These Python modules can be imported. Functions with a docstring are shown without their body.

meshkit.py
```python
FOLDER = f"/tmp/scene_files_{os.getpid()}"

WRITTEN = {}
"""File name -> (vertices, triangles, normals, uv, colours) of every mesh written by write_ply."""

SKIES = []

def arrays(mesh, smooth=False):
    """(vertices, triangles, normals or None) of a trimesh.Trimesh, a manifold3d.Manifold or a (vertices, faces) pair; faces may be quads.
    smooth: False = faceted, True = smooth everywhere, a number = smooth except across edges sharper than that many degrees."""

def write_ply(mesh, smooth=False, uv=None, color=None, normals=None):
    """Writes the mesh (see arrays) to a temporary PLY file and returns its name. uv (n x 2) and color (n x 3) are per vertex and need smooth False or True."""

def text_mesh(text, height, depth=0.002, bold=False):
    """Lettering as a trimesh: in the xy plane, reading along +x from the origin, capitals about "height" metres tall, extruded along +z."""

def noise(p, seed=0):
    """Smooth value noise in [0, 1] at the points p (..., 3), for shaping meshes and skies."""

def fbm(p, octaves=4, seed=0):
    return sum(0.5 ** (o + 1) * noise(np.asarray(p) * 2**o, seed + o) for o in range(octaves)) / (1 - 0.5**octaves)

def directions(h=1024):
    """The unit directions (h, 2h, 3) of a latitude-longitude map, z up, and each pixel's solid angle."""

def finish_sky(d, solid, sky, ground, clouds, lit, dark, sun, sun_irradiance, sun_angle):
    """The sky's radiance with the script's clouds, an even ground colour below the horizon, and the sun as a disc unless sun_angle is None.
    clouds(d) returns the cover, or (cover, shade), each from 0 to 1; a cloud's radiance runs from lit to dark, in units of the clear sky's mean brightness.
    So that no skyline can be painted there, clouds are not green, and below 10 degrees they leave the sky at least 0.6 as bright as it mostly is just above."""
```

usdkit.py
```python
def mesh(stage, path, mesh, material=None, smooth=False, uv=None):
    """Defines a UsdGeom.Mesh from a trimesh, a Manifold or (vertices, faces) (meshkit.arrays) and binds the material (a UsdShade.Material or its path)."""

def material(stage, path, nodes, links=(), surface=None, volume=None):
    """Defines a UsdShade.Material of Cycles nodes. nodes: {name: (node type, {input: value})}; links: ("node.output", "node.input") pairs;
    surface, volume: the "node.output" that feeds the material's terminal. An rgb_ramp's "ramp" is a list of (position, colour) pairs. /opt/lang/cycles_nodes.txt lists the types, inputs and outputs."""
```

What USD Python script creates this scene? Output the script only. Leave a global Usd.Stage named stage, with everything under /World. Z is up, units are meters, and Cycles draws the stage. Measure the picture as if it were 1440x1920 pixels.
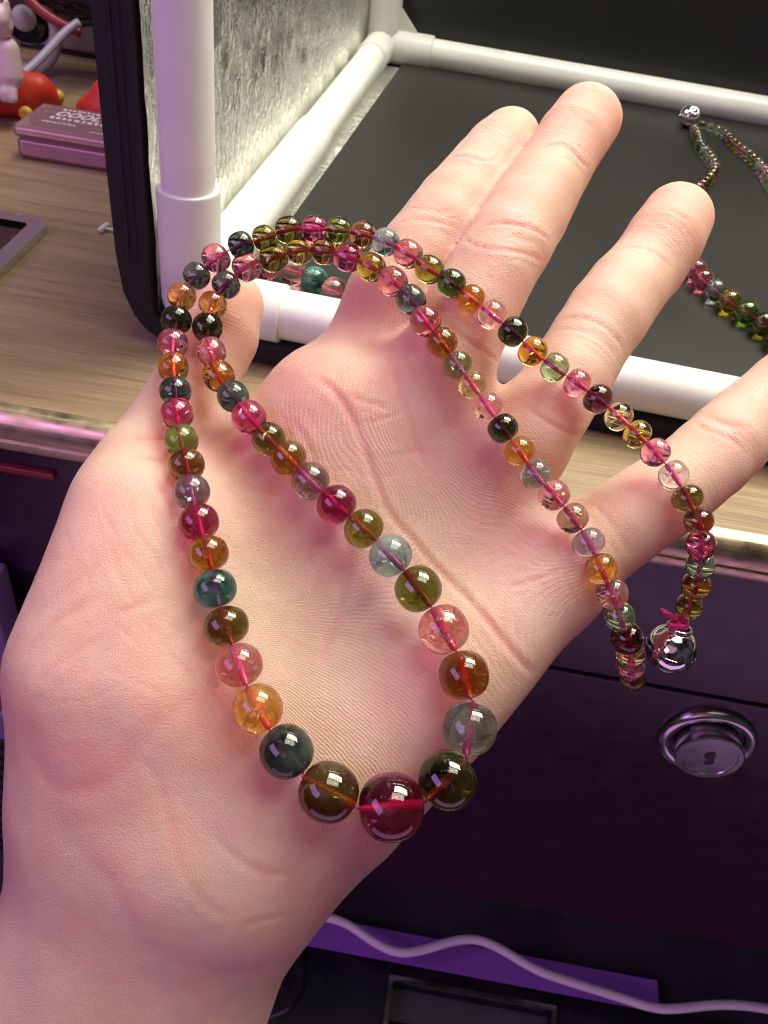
import math, numpy as np, trimesh, usdkit, meshkit, manifold3d, shapely
from shapely.geometry import Polygon, box as rect, Point
from pxr import Usd, UsdGeom, UsdLux, UsdShade, Gf, Sdf, Vt
stage = Usd.Stage.CreateInMemory()
UsdGeom.SetStageUpAxis(stage, 'Z'); UsdGeom.SetStageMetersPerUnit(stage, 1.0)
UsdGeom.Xform.Define(stage, '/World'); UsdGeom.Scope.Define(stage, '/World/Looks')
rng = np.random.default_rng(7)
# ------------------------------------------------------------------ camera (a phone held 16 cm above the desk edge)
def matrix(ax, ay, az, o):
    return Gf.Matrix4d(*ax, 0, *ay, 0, *az, 0, *o, 1)
CX, CY, CZ = np.array([.98901, .09765, .11096]), np.array([-.14786, .65313, .74268]), np.array([0, -.75092, .66039])
cam = UsdGeom.Camera.Define(stage, '/World/camera')
cam.AddTransformOp().Set(matrix(CX, CY, CZ, (0, 0, .165)))
cam.CreateHorizontalApertureAttr(24.0); cam.CreateVerticalApertureAttr(32.0)
cam.CreateFocalLengthAttr(24.0 * 1686.44 / 1440)
cam.CreateFStopAttr(54.0); cam.CreateFocusDistanceAttr(.163)
cam.CreateClippingRangeAttr((.02, 50.0)); cam.CreateExposureAttr(-.27)
# ------------------------------------------------------------------ light: ceiling panel and downlights, violet LED strip to the left, added fills, dim room
PALM_AT = np.array([0.0, .11, .065])
def lamp(kind, name, pos, target, color, intensity, size):
    L = getattr(UsdLux, kind).Define(stage, '/World/' + name)
    pos, target = np.asarray(pos, float), np.asarray(target, float)
    z = pos - target; z /= np.linalg.norm(z)
    x = np.cross([0, 0, 1.0] if abs(z[2]) < .95 else [0, 1.0, 0], z); x /= np.linalg.norm(x)
    L.AddTransformOp().Set(matrix(x, np.cross(z, x), z, pos))
    L.CreateColorAttr(Gf.Vec3f(*color)); L.CreateIntensityAttr(intensity)
    if kind == 'RectLight': L.CreateWidthAttr(size[0]); L.CreateHeightAttr(size[1])
    else: L.CreateRadiusAttr(size)
    return L
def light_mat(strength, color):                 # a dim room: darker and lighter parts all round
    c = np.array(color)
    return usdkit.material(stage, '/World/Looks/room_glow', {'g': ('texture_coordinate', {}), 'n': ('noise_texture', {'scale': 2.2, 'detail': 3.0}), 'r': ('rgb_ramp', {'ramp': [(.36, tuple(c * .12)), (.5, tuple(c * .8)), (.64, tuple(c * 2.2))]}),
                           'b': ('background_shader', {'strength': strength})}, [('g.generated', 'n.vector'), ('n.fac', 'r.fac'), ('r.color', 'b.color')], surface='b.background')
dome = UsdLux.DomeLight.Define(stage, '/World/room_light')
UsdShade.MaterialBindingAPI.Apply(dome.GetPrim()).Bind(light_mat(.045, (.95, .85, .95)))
KEY = (1.0, .92, .76)
lamp('RectLight', 'ceiling_panel', (.50, 1.06, 1.33), (.50, 1.06, 0), KEY, 31, (1.10, .62))
lamp('RectLight', 'ceiling_panel_001', (.50, .62, 1.33), (.50, .62, 0), KEY, 30, (1.10, .16))
lamp('RectLight', 'ceiling_panel_002', (.42, .26, 1.85), (.42, .26, 0), (1.0, .92, .77), 9.5, (1.2, .7))  # added overhead fill that softens the light on the skin, no known panel
for i, k in enumerate((-.9, -.5, -.1, .35, .8)):
    lamp('SphereLight', 'downlight' + ('' if i == 0 else '_%03d' % i), (k - .15, .10 + .04 * i, 1.7), (0, 0, 0), (1, .92, .85), 60, .028)
VIOLET, PINK = (.74, .36, 1.0), (1.0, .40, .55)
lamp('RectLight', 'violet_strip', (-.62, -.28, .46), (0, .12, .05), VIOLET, 4.8, (.75, .34))
lamp('RectLight', 'added_pink_fill', (-.45, -.95, 1.05), (0, .12, .05), PINK, .55, (1.1, .7))  # added fill lamp for the pink cast on the palm, no real screen
lamp('RectLight', 'violet_strip_001', (.14, -.25, -.38), (.10, .22, -.16), (.88, .44, .95), 1.15, (1.0, .26))
lamp('RectLight', 'light_box_strip', (.08, .47, .36), (.04, .47, 0), (.97, 1.0, .86), 17, (.26, .03))
# ------------------------------------------------------------------ helpers
TAKEN = {}
def path_for(name, parent):
    base = (parent.GetPath() if parent else Sdf.Path('/World')).AppendChild(name).pathString
    n = TAKEN.get(base, 0); TAKEN[base] = n + 1
    return base if n == 0 else '%s_%03d' % (base, n)
def note(prim, label=None, cat=None, group=None, kind=None):
    for k, v in (('label', label), ('category', cat), ('group', group), ('kind', kind)):
        if v: prim.SetCustomDataByKey(k, v)
    return prim
def obj(name, mesh, mat, parent=None, smooth=35, **kw):
    m = usdkit.mesh(stage, path_for(name, parent), mesh, mat, smooth=smooth)
    return note(m.GetPrim(), **kw)
def thing(name, label, cat, m=None, group=None):
    x = UsdGeom.Xform.Define(stage, path_for(name, None))
    if m is not None: x.AddTransformOp().Set(m)
    return note(x.GetPrim(), label, cat, group)
def cat(*ms): return trimesh.util.concatenate(ms)
def tube(pts, rad, sides=20, caps=True):
    p = np.asarray(pts, float); n = len(p); rad = np.broadcast_to(rad, (n,))
    t = np.gradient(p, axis=0); t /= np.linalg.norm(t, axis=1, keepdims=True)
    a = np.cross(t[0], [0, 0, 1.0] if abs(t[0][2]) < .9 else [1.0, 0, 0]); a /= np.linalg.norm(a); A = []
    for i in range(n):
        a = a - t[i] * (a @ t[i]); a /= np.linalg.norm(a); A.append(a.copy())
    A = np.array(A); B = np.cross(t, A); w = np.arange(sides) * 2 * np.pi / sides
    v = (p[:, None] + rad[:, None, None] * (np.cos(w)[None, :, None] * A[:, None] + np.sin(w)[None, :, None] * B[:, None])).reshape(-1, 3)
    i, j = np.meshgrid(np.arange(n - 1), np.arange(sides), indexing='ij')
    q = np.stack([i * sides + j, i * sides + (j + 1) % sides, (i + 1) * sides + (j + 1) % sides, (i + 1) * sides + j], -1).reshape(-1, 4)
    f = np.vstack([q[:, [0, 1, 2]], q[:, [0, 2, 3]]])
    if caps:
        k = np.arange(1, sides - 1)
        f = np.vstack([f, np.stack([0 * k, k + 1, k], 1), (n - 1) * sides + np.stack([0 * k, k, k + 1], 1)])
    return trimesh.Trimesh(v, f, process=False)
def spline(pts, n):
    p = np.asarray(pts, float); s = np.r_[0, np.cumsum(np.linalg.norm(np.diff(p, axis=0), axis=1))]
    from scipy.interpolate import PchipInterpolator, CubicSpline
    return CubicSpline(s, p)(np.linspace(0, s[-1], n))
def rbox(x0, x1, y0, y1, z0, z1, r, seg=4):
    """A box with rounded edges: the hull of eight small spheres."""
    s = trimesh.creation.icosphere(2, r).vertices if seg > 2 else trimesh.creation.icosphere(1, r).vertices
    c = np.array([[x, y, z] for x in (x0 + r, x1 - r) for y in (y0 + r, y1 - r) for z in (z0 + r, z1 - r)])
    return trimesh.convex.convex_hull((c[:, None] + s[None]).reshape(-1, 3))
def boxm(x0, x1, y0, y1, z0, z1):
    return trimesh.creation.box(bounds=[[x0, y0, z0], [x1, y1, z1]])
def extrude_along(poly, axis, a0, a1):
    """A polygon given in the two other axes (x,z for y; y,z for x), extruded along the axis."""
    m = trimesh.creation.extrude_polygon(poly, a1 - a0, engine='earcut'); v = m.vertices.copy()
    m.vertices = np.stack([v[:, 0], v[:, 2] + a0, v[:, 1]], 1) if axis == 'y' else np.stack([v[:, 2] + a0, v[:, 0], v[:, 1]], 1)
    if axis == 'y': m.faces = m.faces[:, ::-1]
    return m
def lathe(profile, sides=40):
    p = np.asarray(profile, float); n = len(p); w = np.arange(sides) * 2 * np.pi / sides
    v = np.stack([p[:, None, 0] * np.cos(w), p[:, None, 0] * np.sin(w), np.broadcast_to(p[:, None, 1], (n, sides))], -1).reshape(-1, 3)
    i, j = np.meshgrid(np.arange(n - 1), np.arange(sides), indexing='ij')
    q = np.stack([i * sides + j, i * sides + (j + 1) % sides, (i + 1) * sides + (j + 1) % sides, (i + 1) * sides + j], -1).reshape(-1, 4)
    m = trimesh.Trimesh(v, np.vstack([q[:, [0, 1, 2]], q[:, [0, 2, 3]]]), process=False); m.merge_vertices(); m.update_faces(m.nondegenerate_faces())
    return m
def aim(m, z, o):
    """Turns a mesh built along +z to point along z and moves it to o."""
    z = np.asarray(z, float); z /= np.linalg.norm(z)
    x = np.cross([0, 0, 1.0] if abs(z[2]) < .9 else [1.0, 0, 0], z); x /= np.linalg.norm(x)
    m = m.copy(); m.vertices = m.vertices @ np.stack([x, np.cross(z, x), z]) + np.asarray(o); return m
def float_primvar(prim, name, values):
    UsdGeom.PrimvarsAPI(prim).CreatePrimvar(name, Sdf.ValueTypeNames.FloatArray, 'vertex').Set(Vt.FloatArray.FromNumpy(np.asarray(values, np.float32)))
# ------------------------------------------------------------------ materials
LOOK = {}
def mat(name, nodes, links, surface='p.BSDF'):
    LOOK[name] = usdkit.material(stage, '/World/Looks/' + name, nodes, links, surface=surface); return LOOK[name]
def usd_volume(name, node):
    m = LOOK[name]; sh = UsdShade.Shader(stage.GetPrimAtPath(m.GetPath().AppendChild(node)))
    m.CreateVolumeOutput('cycles').ConnectToSource(sh.CreateOutput('volume', Sdf.ValueTypeNames.Token))
def plain(name, color, rough=.5, bump=.15, scale=400., vary=.12, dist=.0002, **kw):
    """One base colour with a little mottling and a fine surface relief."""
    c = np.array(color, float)
    nodes = {'g': ('texture_coordinate', {}), 'n': ('noise_texture', {'scale': scale * .12, 'detail': 5.0}), 'f': ('noise_texture', {'scale': scale, 'detail': 3.0}),
             'r': ('rgb_ramp', {'ramp': [(.3, tuple(c * (1 - vary))), (.7, tuple(np.minimum(c * (1 + vary), 1)))]}),
             'rr': ('map_range', {'from_min': .3, 'from_max': .7, 'to_min': rough * .85, 'to_max': min(rough * 1.15, 1.)}),
             'b': ('bump', {'strength': bump, 'distance': dist}), 'p': ('principled_bsdf', kw)}
    mat(name, nodes, [('g.object', 'n.vector'), ('g.object', 'f.vector'), ('n.fac', 'r.fac'), ('r.color', 'p.base_color'), ('n.fac', 'rr.value'), ('rr.result', 'p.roughness'),
                      ('f.fac', 'b.height'), ('b.normal', 'p.normal')])
plain('white_plastic', (.84, .84, .80), .28, .06, 300, .055, subsurface_weight=.12, subsurface_scale=.004, subsurface_radius=(1., 1., .8))
plain('joint_plastic', (.78, .78, .74), .40, .08, 500, .04, subsurface_weight=.2, subsurface_scale=.004, subsurface_radius=(1., 1., .8))
plain('black_cloth', (.007, .007, .008), .75, .5, 3000, .25, sheen_weight=.10)
plain('black_board', (.012, .0125, .0115), .44, .0, 40, .06, .0001)
plain('drawer_paint', (.030, .007, .026), .24, .10, 900, .05, .0001)
plain('dark_panel', (.020, .010, .014), .40, .1, 600, .2)
plain('steel', (.55, .53, .50), .28, .1, 900, .08, metallic=1.0)
plain('chrome', (.80, .79, .82), .04, .0, 100, .02, metallic=1.0)
plain('lock_steel', (.50, .47, .50), .22, .05, 900, .06, metallic=1.0)
plain('key_slot', (.05, .04, .045), .5, .1, 600, .2, metallic=.6)
plain('red_vinyl', (.62, .045, .03), .42, .1, 500, .10, subsurface_weight=.15, subsurface_scale=.003)
plain('yellow_vinyl', (.70, .45, .06), .45, .1, 500, .08)
plain('pale_vinyl', (.72, .56, .60), .45, .08, 500, .05, subsurface_weight=.2, subsurface_scale=.003)
plain('eye_black', (.01, .01, .01), .2, .0, 100, .1)
plain('lavender_rubber', (.36, .31, .44), .45, .05, 600, .04)
plain('white_rubber', (.90, .87, .88), .42, .05, 600, .04)
plain('grey_plastic', (.42, .44, .42), .4, .08, 500, .08)
plain('black_gloss', (.012, .011, .014), .16, .2, 60, .2, .002)
plain('lilac_board', (.36, .15, .64), .5, .12, 200, .1)
plain('lilac_drawer', (.20, .12, .30), .5, .12, 200, .1)
plain('clasp_silver', (.80, .79, .82), .07, .35, 520, .04, .0003, metallic=1.0)
plain('floor_dark', (.045, .042, .055), .6, .3, 300, .2)
plain('case_black', (.012, .012, .018), .25, .08, 500, .15)
plain('wall_paint', (.40, .33, .34), .7, .15, 300, .05)
plain('magenta_cord', (.86, .03, .26), .30, .5, 2500, .25, .0001, coat_weight=.6, coat_roughness=.12)
plain('white_print', (.78, .74, .80), .45, .0, 100, .03)
plain('red_vinyl_case', (.25, .02, .03), .4, .1, 300, .1)
mat('wood', {'g': ('texture_coordinate', {}), 'm': ('mapping', {'scale': (9., 190., 60.)}), 'n': ('noise_texture', {'scale': 1.0, 'detail': 6.0, 'roughness': .62, 'distortion': .4}),
             'm2': ('mapping', {'scale': (40., 1500., 300.)}), 'n2': ('noise_texture', {'scale': 1.0, 'detail': 3.0}), 'm3': ('mapping', {'scale': (2., 26., 10.)}), 'n3': ('noise_texture', {'scale': 1.0, 'detail': 4.0}),
             'r': ('rgb_ramp', {'ramp': [(.25, (.34, .245, .14)), (.5, (.50, .375, .22)), (.75, (.62, .475, .29))]}),
             'x': ('mix_color', {'blend_type': 'multiply', 'fac': .55}), 'y': ('mix_color', {'blend_type': 'multiply', 'fac': .45}), 'b': ('bump', {'strength': .25, 'distance': .0002}),
             'rr': ('map_range', {'from_min': .2, 'from_max': .8, 'to_min': .24, 'to_max': .40}), 'p': ('principled_bsdf', {})},
    [('g.object', 'm.vector'), ('g.object', 'm2.vector'), ('g.object', 'm3.vector'), ('m.vector', 'n.vector'), ('m2.vector', 'n2.vector'), ('m3.vector', 'n3.vector'), ('n.fac', 'r.fac'),
     ('r.color', 'x.a'), ('n2.fac', 'x.b'), ('x.result', 'y.a'), ('n3.fac', 'y.b'), ('y.result', 'p.base_color'), ('n2.fac', 'b.height'), ('b.normal', 'p.normal'), ('n2.fac', 'rr.value'), ('rr.result', 'p.roughness')])
mat('brushed_edge', {'g': ('texture_coordinate', {}), 'm': ('mapping', {'scale': (14., 900., 900.)}), 'n': ('noise_texture', {'scale': 1.0, 'detail': 4.0}), 's': ('noise_texture', {'scale': 160., 'detail': 4.0}),
                     'r': ('rgb_ramp', {'ramp': [(.3, (.50, .41, .25)), (.7, (.78, .66, .42))]}), 'rr': ('map_range', {'from_min': .3, 'from_max': .7, 'to_min': .28, 'to_max': .5}),
                     'b': ('bump', {'strength': .3, 'distance': .0002}), 'p': ('principled_bsdf', {'metallic': 1.0})},
    [('g.object', 'm.vector'), ('m.vector', 'n.vector'), ('g.object', 's.vector'), ('n.fac', 'r.fac'), ('r.color', 'p.base_color'), ('s.fac', 'rr.value'), ('rr.result', 'p.roughness'), ('n.fac', 'b.height'), ('b.normal', 'p.normal')])
mat('foil', {'g': ('texture_coordinate', {}), 'm': ('mapping', {'scale': (1., 420., 230.), 'rotation': (.6, 0., 0.)}), 'n': ('noise_texture', {'scale': 1.0, 'detail': 4.0, 'roughness': .6, 'distortion': .8}), 'v': ('noise_texture', {'scale': 620., 'detail': 3.0, 'distortion': .6}),
             'a': ('math', {'math_type': 'multiply_add', 'value2': .30}), 'b': ('bump', {'strength': 1.0, 'distance': .0011}), 'p': ('principled_bsdf', {'metallic': 1.0, 'base_color': (.92, .93, .88), 'roughness': .10})},
    [('g.object', 'm.vector'), ('m.vector', 'n.vector'), ('g.object', 'v.vector'), ('v.fac', 'a.value1'), ('n.fac', 'a.value3'), ('a.value', 'b.height'), ('b.normal', 'p.normal')])
mat('pink_clear', {'t': ('transparent_bsdf', {'color': (.985, .88, .92)}), 's': ('glossy_bsdf', {'color': (1., .93, .96), 'roughness': .07}), 'd': ('diffuse_bsdf', {'color': (.95, .55, .66)}), 'f': ('fresnel', {'IOR': 1.6}), 'm': ('mix_closure', {}), 'm2': ('mix_closure', {'fac': .25})}, [('f.fac', 'm.fac'), ('t.BSDF', 'm2.closure1'), ('d.BSDF', 'm2.closure2'), ('m2.closure', 'm.closure1'), ('s.BSDF', 'm.closure2')], surface='m.closure')
# skin: a base tone with patches of blush, creases and print ridges as relief
mat('skin', {'g': ('texture_coordinate', {}), 'blush': ('attribute', {'attribute': 'blush'}), 'ridge': ('attribute', {'attribute': 'ridge'}), 'depth': ('attribute', {'attribute': 'print_depth'}),
             'n': ('noise_texture', {'scale': 55., 'detail': 5.0, 'roughness': .6}), 'n2': ('noise_texture', {'scale': 520., 'detail': 5.0}), 'n3': ('noise_texture', {'scale': 2600., 'detail': 3.0}),
             'w': ('noise_texture', {'scale': 260., 'detail': 2.0}), 'wm': ('math', {'math_type': 'multiply', 'value2': 9.0}), 'ra': ('math', {'math_type': 'add'}), 'rs': ('math', {'math_type': 'sine'}),
             'rm': ('math', {'math_type': 'multiply'}), 'rh': ('math', {'math_type': 'multiply', 'value2': .22}), 'vo': ('voronoi_texture', {'scale': 1900., 'feature': 'distance_to_edge'}), 'voh': ('map_range', {'from_min': 0., 'from_max': .16, 'to_min': 0., 'to_max': .22, 'clamp': True}),
             'h1': ('math', {'math_type': 'add'}), 'h2': ('math', {'math_type': 'multiply_add', 'value2': .65}), 'h3': ('math', {'math_type': 'multiply_add', 'value2': .8}),
             'tone': ('rgb_ramp', {'ramp': [(.30, (.58, .37, .28)), (.5, (.66, .455, .345)), (.70, (.73, .53, .415))]}),
             'bl': ('math', {'math_type': 'multiply_add', 'value2': .9}), 'nb': ('map_range', {'from_min': .35, 'from_max': .75, 'to_min': -.10, 'to_max': .22}),
             'vein': ('attribute', {'attribute': 'vein'}), 'vm': ('math', {'math_type': 'multiply', 'value2': .28}), 'mv': ('mix_color', {'b': (.40, .30, .38)}), 'mx': ('mix_color', {'b': (.60, .19, .195)}), 'b': ('bump', {'strength': .9, 'distance': .00018}),
             'p': ('principled_bsdf', {'roughness': .46, 'subsurface_weight': .55, 'subsurface_scale': .0035, 'subsurface_radius': (1.0, .32, .18), 'specular_ior_level': .42, 'subsurface_method': 'random_walk'})},
    [('g.object', 'n.vector'), ('g.object', 'n2.vector'), ('g.object', 'n3.vector'), ('g.object', 'w.vector'), ('g.object', 'vo.vector'), ('n.fac', 'tone.fac'), ('n.fac', 'nb.value'), ('blush.fac', 'bl.value1'), ('nb.result', 'bl.value3'),
     ('bl.value', 'mx.fac'), ('tone.color', 'mx.a'), ('mx.result', 'mv.a'), ('vein.fac', 'vm.value1'), ('vm.value', 'mv.fac'), ('mv.result', 'p.base_color'), ('w.fac', 'wm.value1'), ('ridge.fac', 'ra.value1'), ('wm.value', 'ra.value2'), ('ra.value', 'rs.value1'),
     ('rs.value', 'rm.value1'), ('depth.fac', 'rm.value2'), ('rm.value', 'rh.value1'), ('vo.distance', 'voh.value'), ('rh.value', 'h1.value1'), ('voh.result', 'h1.value2'),
     ('n2.fac', 'h2.value1'), ('h1.value', 'h2.value3'), ('n3.fac', 'h3.value1'), ('h2.value', 'h3.value3'), ('h3.value', 'b.height'), ('b.normal', 'p.normal')])
GEMS = {  # tint of the stone, cloudiness 0..1, description
 'plum': ((0.42, 0.05, 0.15), .10, 'deep plum red'), 'olive_brown': ((0.25, 0.225, 0.03), .12, 'olive brown'), 'dark_teal': ((0.09, 0.16, 0.135), .35, 'dark teal'), 'gold': ((0.93, 0.62, 0.16), .15, 'sparkling gold'),
 'light_pink': ((0.95, 0.62, 0.64), .10, 'light pink'), 'teal': ((0.1, 0.34, 0.29), .6, 'cloudy teal green'), 'amber_brown': ((0.52, 0.3, 0.045), .10, 'amber brown'), 'grey_blue': ((.45, .50, .58), .15, 'grey blue'),
 'brown': ((0.3, 0.17, 0.06), .15, 'brown'), 'green': ((0.3, 0.46, 0.1), .15, 'grass green'), 'magenta': ((0.74, 0.18, 0.36), .15, 'magenta pink'), 'amber': ((0.83, 0.54, 0.11), .15, 'amber orange'), 'pink': ((0.88, 0.42, 0.54), .15, 'pink'),
 'black_green': ((0.06, 0.09, 0.035), .10, 'blackish green'), 'grey_teal': ((0.17, 0.25, 0.25), .2, 'smoky teal'), 'olive': ((0.42, 0.42, 0.07), .10, 'olive green'), 'brown_pink': ((0.5, 0.27, 0.12), .08, 'pinkish brown'),
 'pale_teal': ((.38, .54, .51), .45, 'pale milky teal'), 'rose': ((0.8, 0.36, 0.42), .15, 'rose red'), 'dark_green': ((0.08, 0.15, 0.03), .1, 'dark green'), 'pale_green': ((.46, .68, .40), .12, 'pale green'),
 'dark_plum': ((0.22, 0.1, 0.11), .08, 'dark plum brown'), 'pale_yellow': ((.88, .84, .48), .05, 'pale lemon'), 'golden_olive': ((0.6, 0.49, 0.1), .10, 'golden olive'), 'clear': ((.88, .86, .82), .05, 'nearly clear'),
 'dark_olive': ((0.15, 0.18, 0.02), .10, 'dark olive green'), 'grey_green': ((.45, .54, .46), .2, 'greyish green'), 'dusty_pink': ((0.78, 0.42, 0.42), .18, 'dusty pink'), 'magenta_dark': ((0.42, 0.04, 0.16), .12, 'dark magenta'),
 'grey': ((.55, .50, .53), .08, 'smoky grey'), 'grey_brown': ((.50, .38, .28), .1, 'greyish brown'), 'lavender': ((.62, .56, .66), .12, 'lavender grey'), 'garnet': ((0.22, 0.04, 0.035), .06, 'dark garnet red')}
SIZE = {'plum': 4.2, 'olive_brown': 3.6, 'dark_teal': 3.2, 'gold': 3.2, 'teal': 3.6, 'amber_brown': 3.0, 'dark_olive': 4.2, 'grey_green': 3.4, 'dusty_pink': 3.4, 'pale_teal': 3.4, 'magenta_dark': 3.5, 'light_pink': 3.0}
for g, (c, milk, words) in GEMS.items():
    sig = -np.log(np.clip(c, .004, .97)) / (2 * SIZE.get(g, 2.6) * .001 * .85); top_ = sig.max() * 1.001
    c = np.clip(np.array(c), .02, .95)
    mat('stone_' + g, {'g': ('texture_coordinate', {}), 'n': ('noise_texture', {'scale': 260., 'detail': 5.0, 'roughness': .65, 'distortion': 1.2}), 'n2': ('noise_texture', {'scale': 190., 'detail': 3.0}),
        'r': ('rgb_ramp', {'ramp': [(.30, tuple(c ** .5 * .85)), (.46, (.95, .95, .95)), (1.0, (1., 1., 1.))]}),
        'ms': ('map_range', {'from_min': .42, 'from_max': .78, 'to_min': 1 - milk * .2, 'to_max': 1 - milk * 1.1}), 'va': ('absorption_volume', {'color': tuple(1 - sig / top_), 'density': float(top_)}),
        'dm': ('diffuse_bsdf', {'color': tuple(c * .8 + .03)}), 'p': ('principled_bsdf', {'roughness': .015, 'ior': 1.60, 'transmission_weight': 1.0}), 'mx': ('mix_closure', {})},
        [('g.object', 'n.vector'), ('g.object', 'n2.vector'), ('n.fac', 'r.fac'), ('r.color', 'p.base_color'), ('n2.fac', 'ms.value'), ('ms.result', 'mx.fac'), ('dm.BSDF', 'mx.closure1'), ('p.BSDF', 'mx.closure2')], surface='mx.closure')
    usd_volume('stone_' + g, 'va')
mat('fracture', {'t': ('transparent_bsdf', {'color': (.98, .98, .98)}), 's': ('glossy_bsdf', {'color': (.97, .96, .92), 'roughness': .25}), 'd': ('translucent_bsdf', {'color': (.85, .82, .76)}), 'sd': ('mix_closure', {'fac': .5}), 'm': ('mix_closure', {'fac': .68})},
    [('s.BSDF', 'sd.closure1'), ('d.BSDF', 'sd.closure2'), ('t.BSDF', 'm.closure1'), ('sd.closure', 'm.closure2')], surface='m.closure')
HAND_AXES = [[0.98901, 0.09764, 0.11103], [-0.14786, 0.6531, 0.74269], [-0.0, -0.75095, 0.66036]]
HAND_ORIGIN = [0.0, 0.12015, 0.05934]
LO, HI = np.array([-78.0, -100.0, -62.0]), np.array([92.0, 98.0, 30.0])
PALM = [
 (1,[[-51.52,-60.72,0.0,12.14],[-67.34,-109.58,-8.0,15.34]]),
 (18,[[-26.94,-67.93,0.0,12.43],[-43.35,-115.92,-10.0,15.32]]),
 (18,[[-40.1,-61.1,-1.0,12.41],[-56.45,-112.9,-10.0,15.62]]),
 (18,[[-37.69,-54.13,-3.0,12.08],[-22.05,-4.01,-9.0,10.02],[-8.98,19.58,-12.0,10.91]]),
 (16,[[-32.86,-55.09,-3.0,11.6],[-6.05,0.0,-10.0,10.08],[8.11,20.28,-11.0,9.33]]),
 (16,[[-28.03,-57.99,-3.0,11.6],[4.01,-9.02,-9.0,10.02],[21.17,8.06,-10.0,9.27]]),
 (16,[[-23.1,-59.95,-1.0,12.79],[-7.12,-48.96,0.0,13.66],[7.26,-34.94,-1.0,13.17],[27.39,-15.17,-5.0,10.96]]),
 (18,[[-52.18,-45.54,0.0,11.57],[-52.47,-28.11,2.0,13.68],[-45.62,-1.16,-3.0,10.44]]),
 (18,[[-39.85,-31.31,0.0,14.23],[-40.11,-9.78,-5.0,11.25]]),
 (12,[[-42.84,0.0,-8.0,7.97],[-29.92,5.37,-14.0,7.43],[-13.49,19.2,-15.0,10.38]]),
]
FINGERS = [
 (2,[[-3.2,33.09,-20.0,8.54],[1.06,42.46,-19.0,8.81],[7.41,51.95,-21.0,8.48],[12.15,57.95,-23.0,8.68],[15.14,62.31,-25.0,8.67],[18.3,66.86,-27.0,8.21],[21.52,71.88,-30.0,8.0],[24.66,76.59,-32.5,7.76],[27.31,81.01,-36.0,6.86]]),
 (2,[[11.52,28.06,-9.0,8.82],[16.73,38.84,-11.0,8.82],[20.6,45.69,-12.0,8.36],[24.25,51.9,-14.0,8.36],[27.81,57.94,-17.0,8.19],[31.49,64.47,-20.0,7.79],[35.16,70.75,-23.0,7.27],[38.82,76.98,-26.0,7.39],[43.15,83.47,-31.0,7.25]]),
 (2,[[27.56,14.53,-9.0,8.42],[30.75,19.35,-10.0,8.27],[35.29,26.01,-12.0,8.06],[39.95,33.21,-15.0,7.99],[43.87,38.41,-17.0,8.19],[48.56,44.61,-20.0,7.9],[53.9,50.41,-24.0,7.64],[58.01,56.25,-26.0,7.94],[61.96,61.85,-30.0,7.55]]),
 (2,[[33.67,-9.9,-7.0,9.11],[43.83,-2.49,-8.0,8.47],[53.93,3.83,-10.0,8.06],[62.58,10.26,-13.0,8.21],[66.55,13.62,-14.0,7.94],[70.97,17.22,-16.0,7.72],[79.61,23.88,-19.0,7.75],[85.86,28.98,-21.0,7.3]]),
 (2,[[-45.4,2.94,-5.0,8.41],[-44.69,9.62,-9.0,8.22],[-38.41,22.57,-17.0,8.29],[-36.29,28.82,-20.0,8.11],[-33.42,35.81,-23.0,8.03],[-31.98,42.79,-26.0,7.17]]),
]
HOLLOWS = [([-1.9, -3.79, 0.0], (34, 34, 14), 1.2)]
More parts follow.
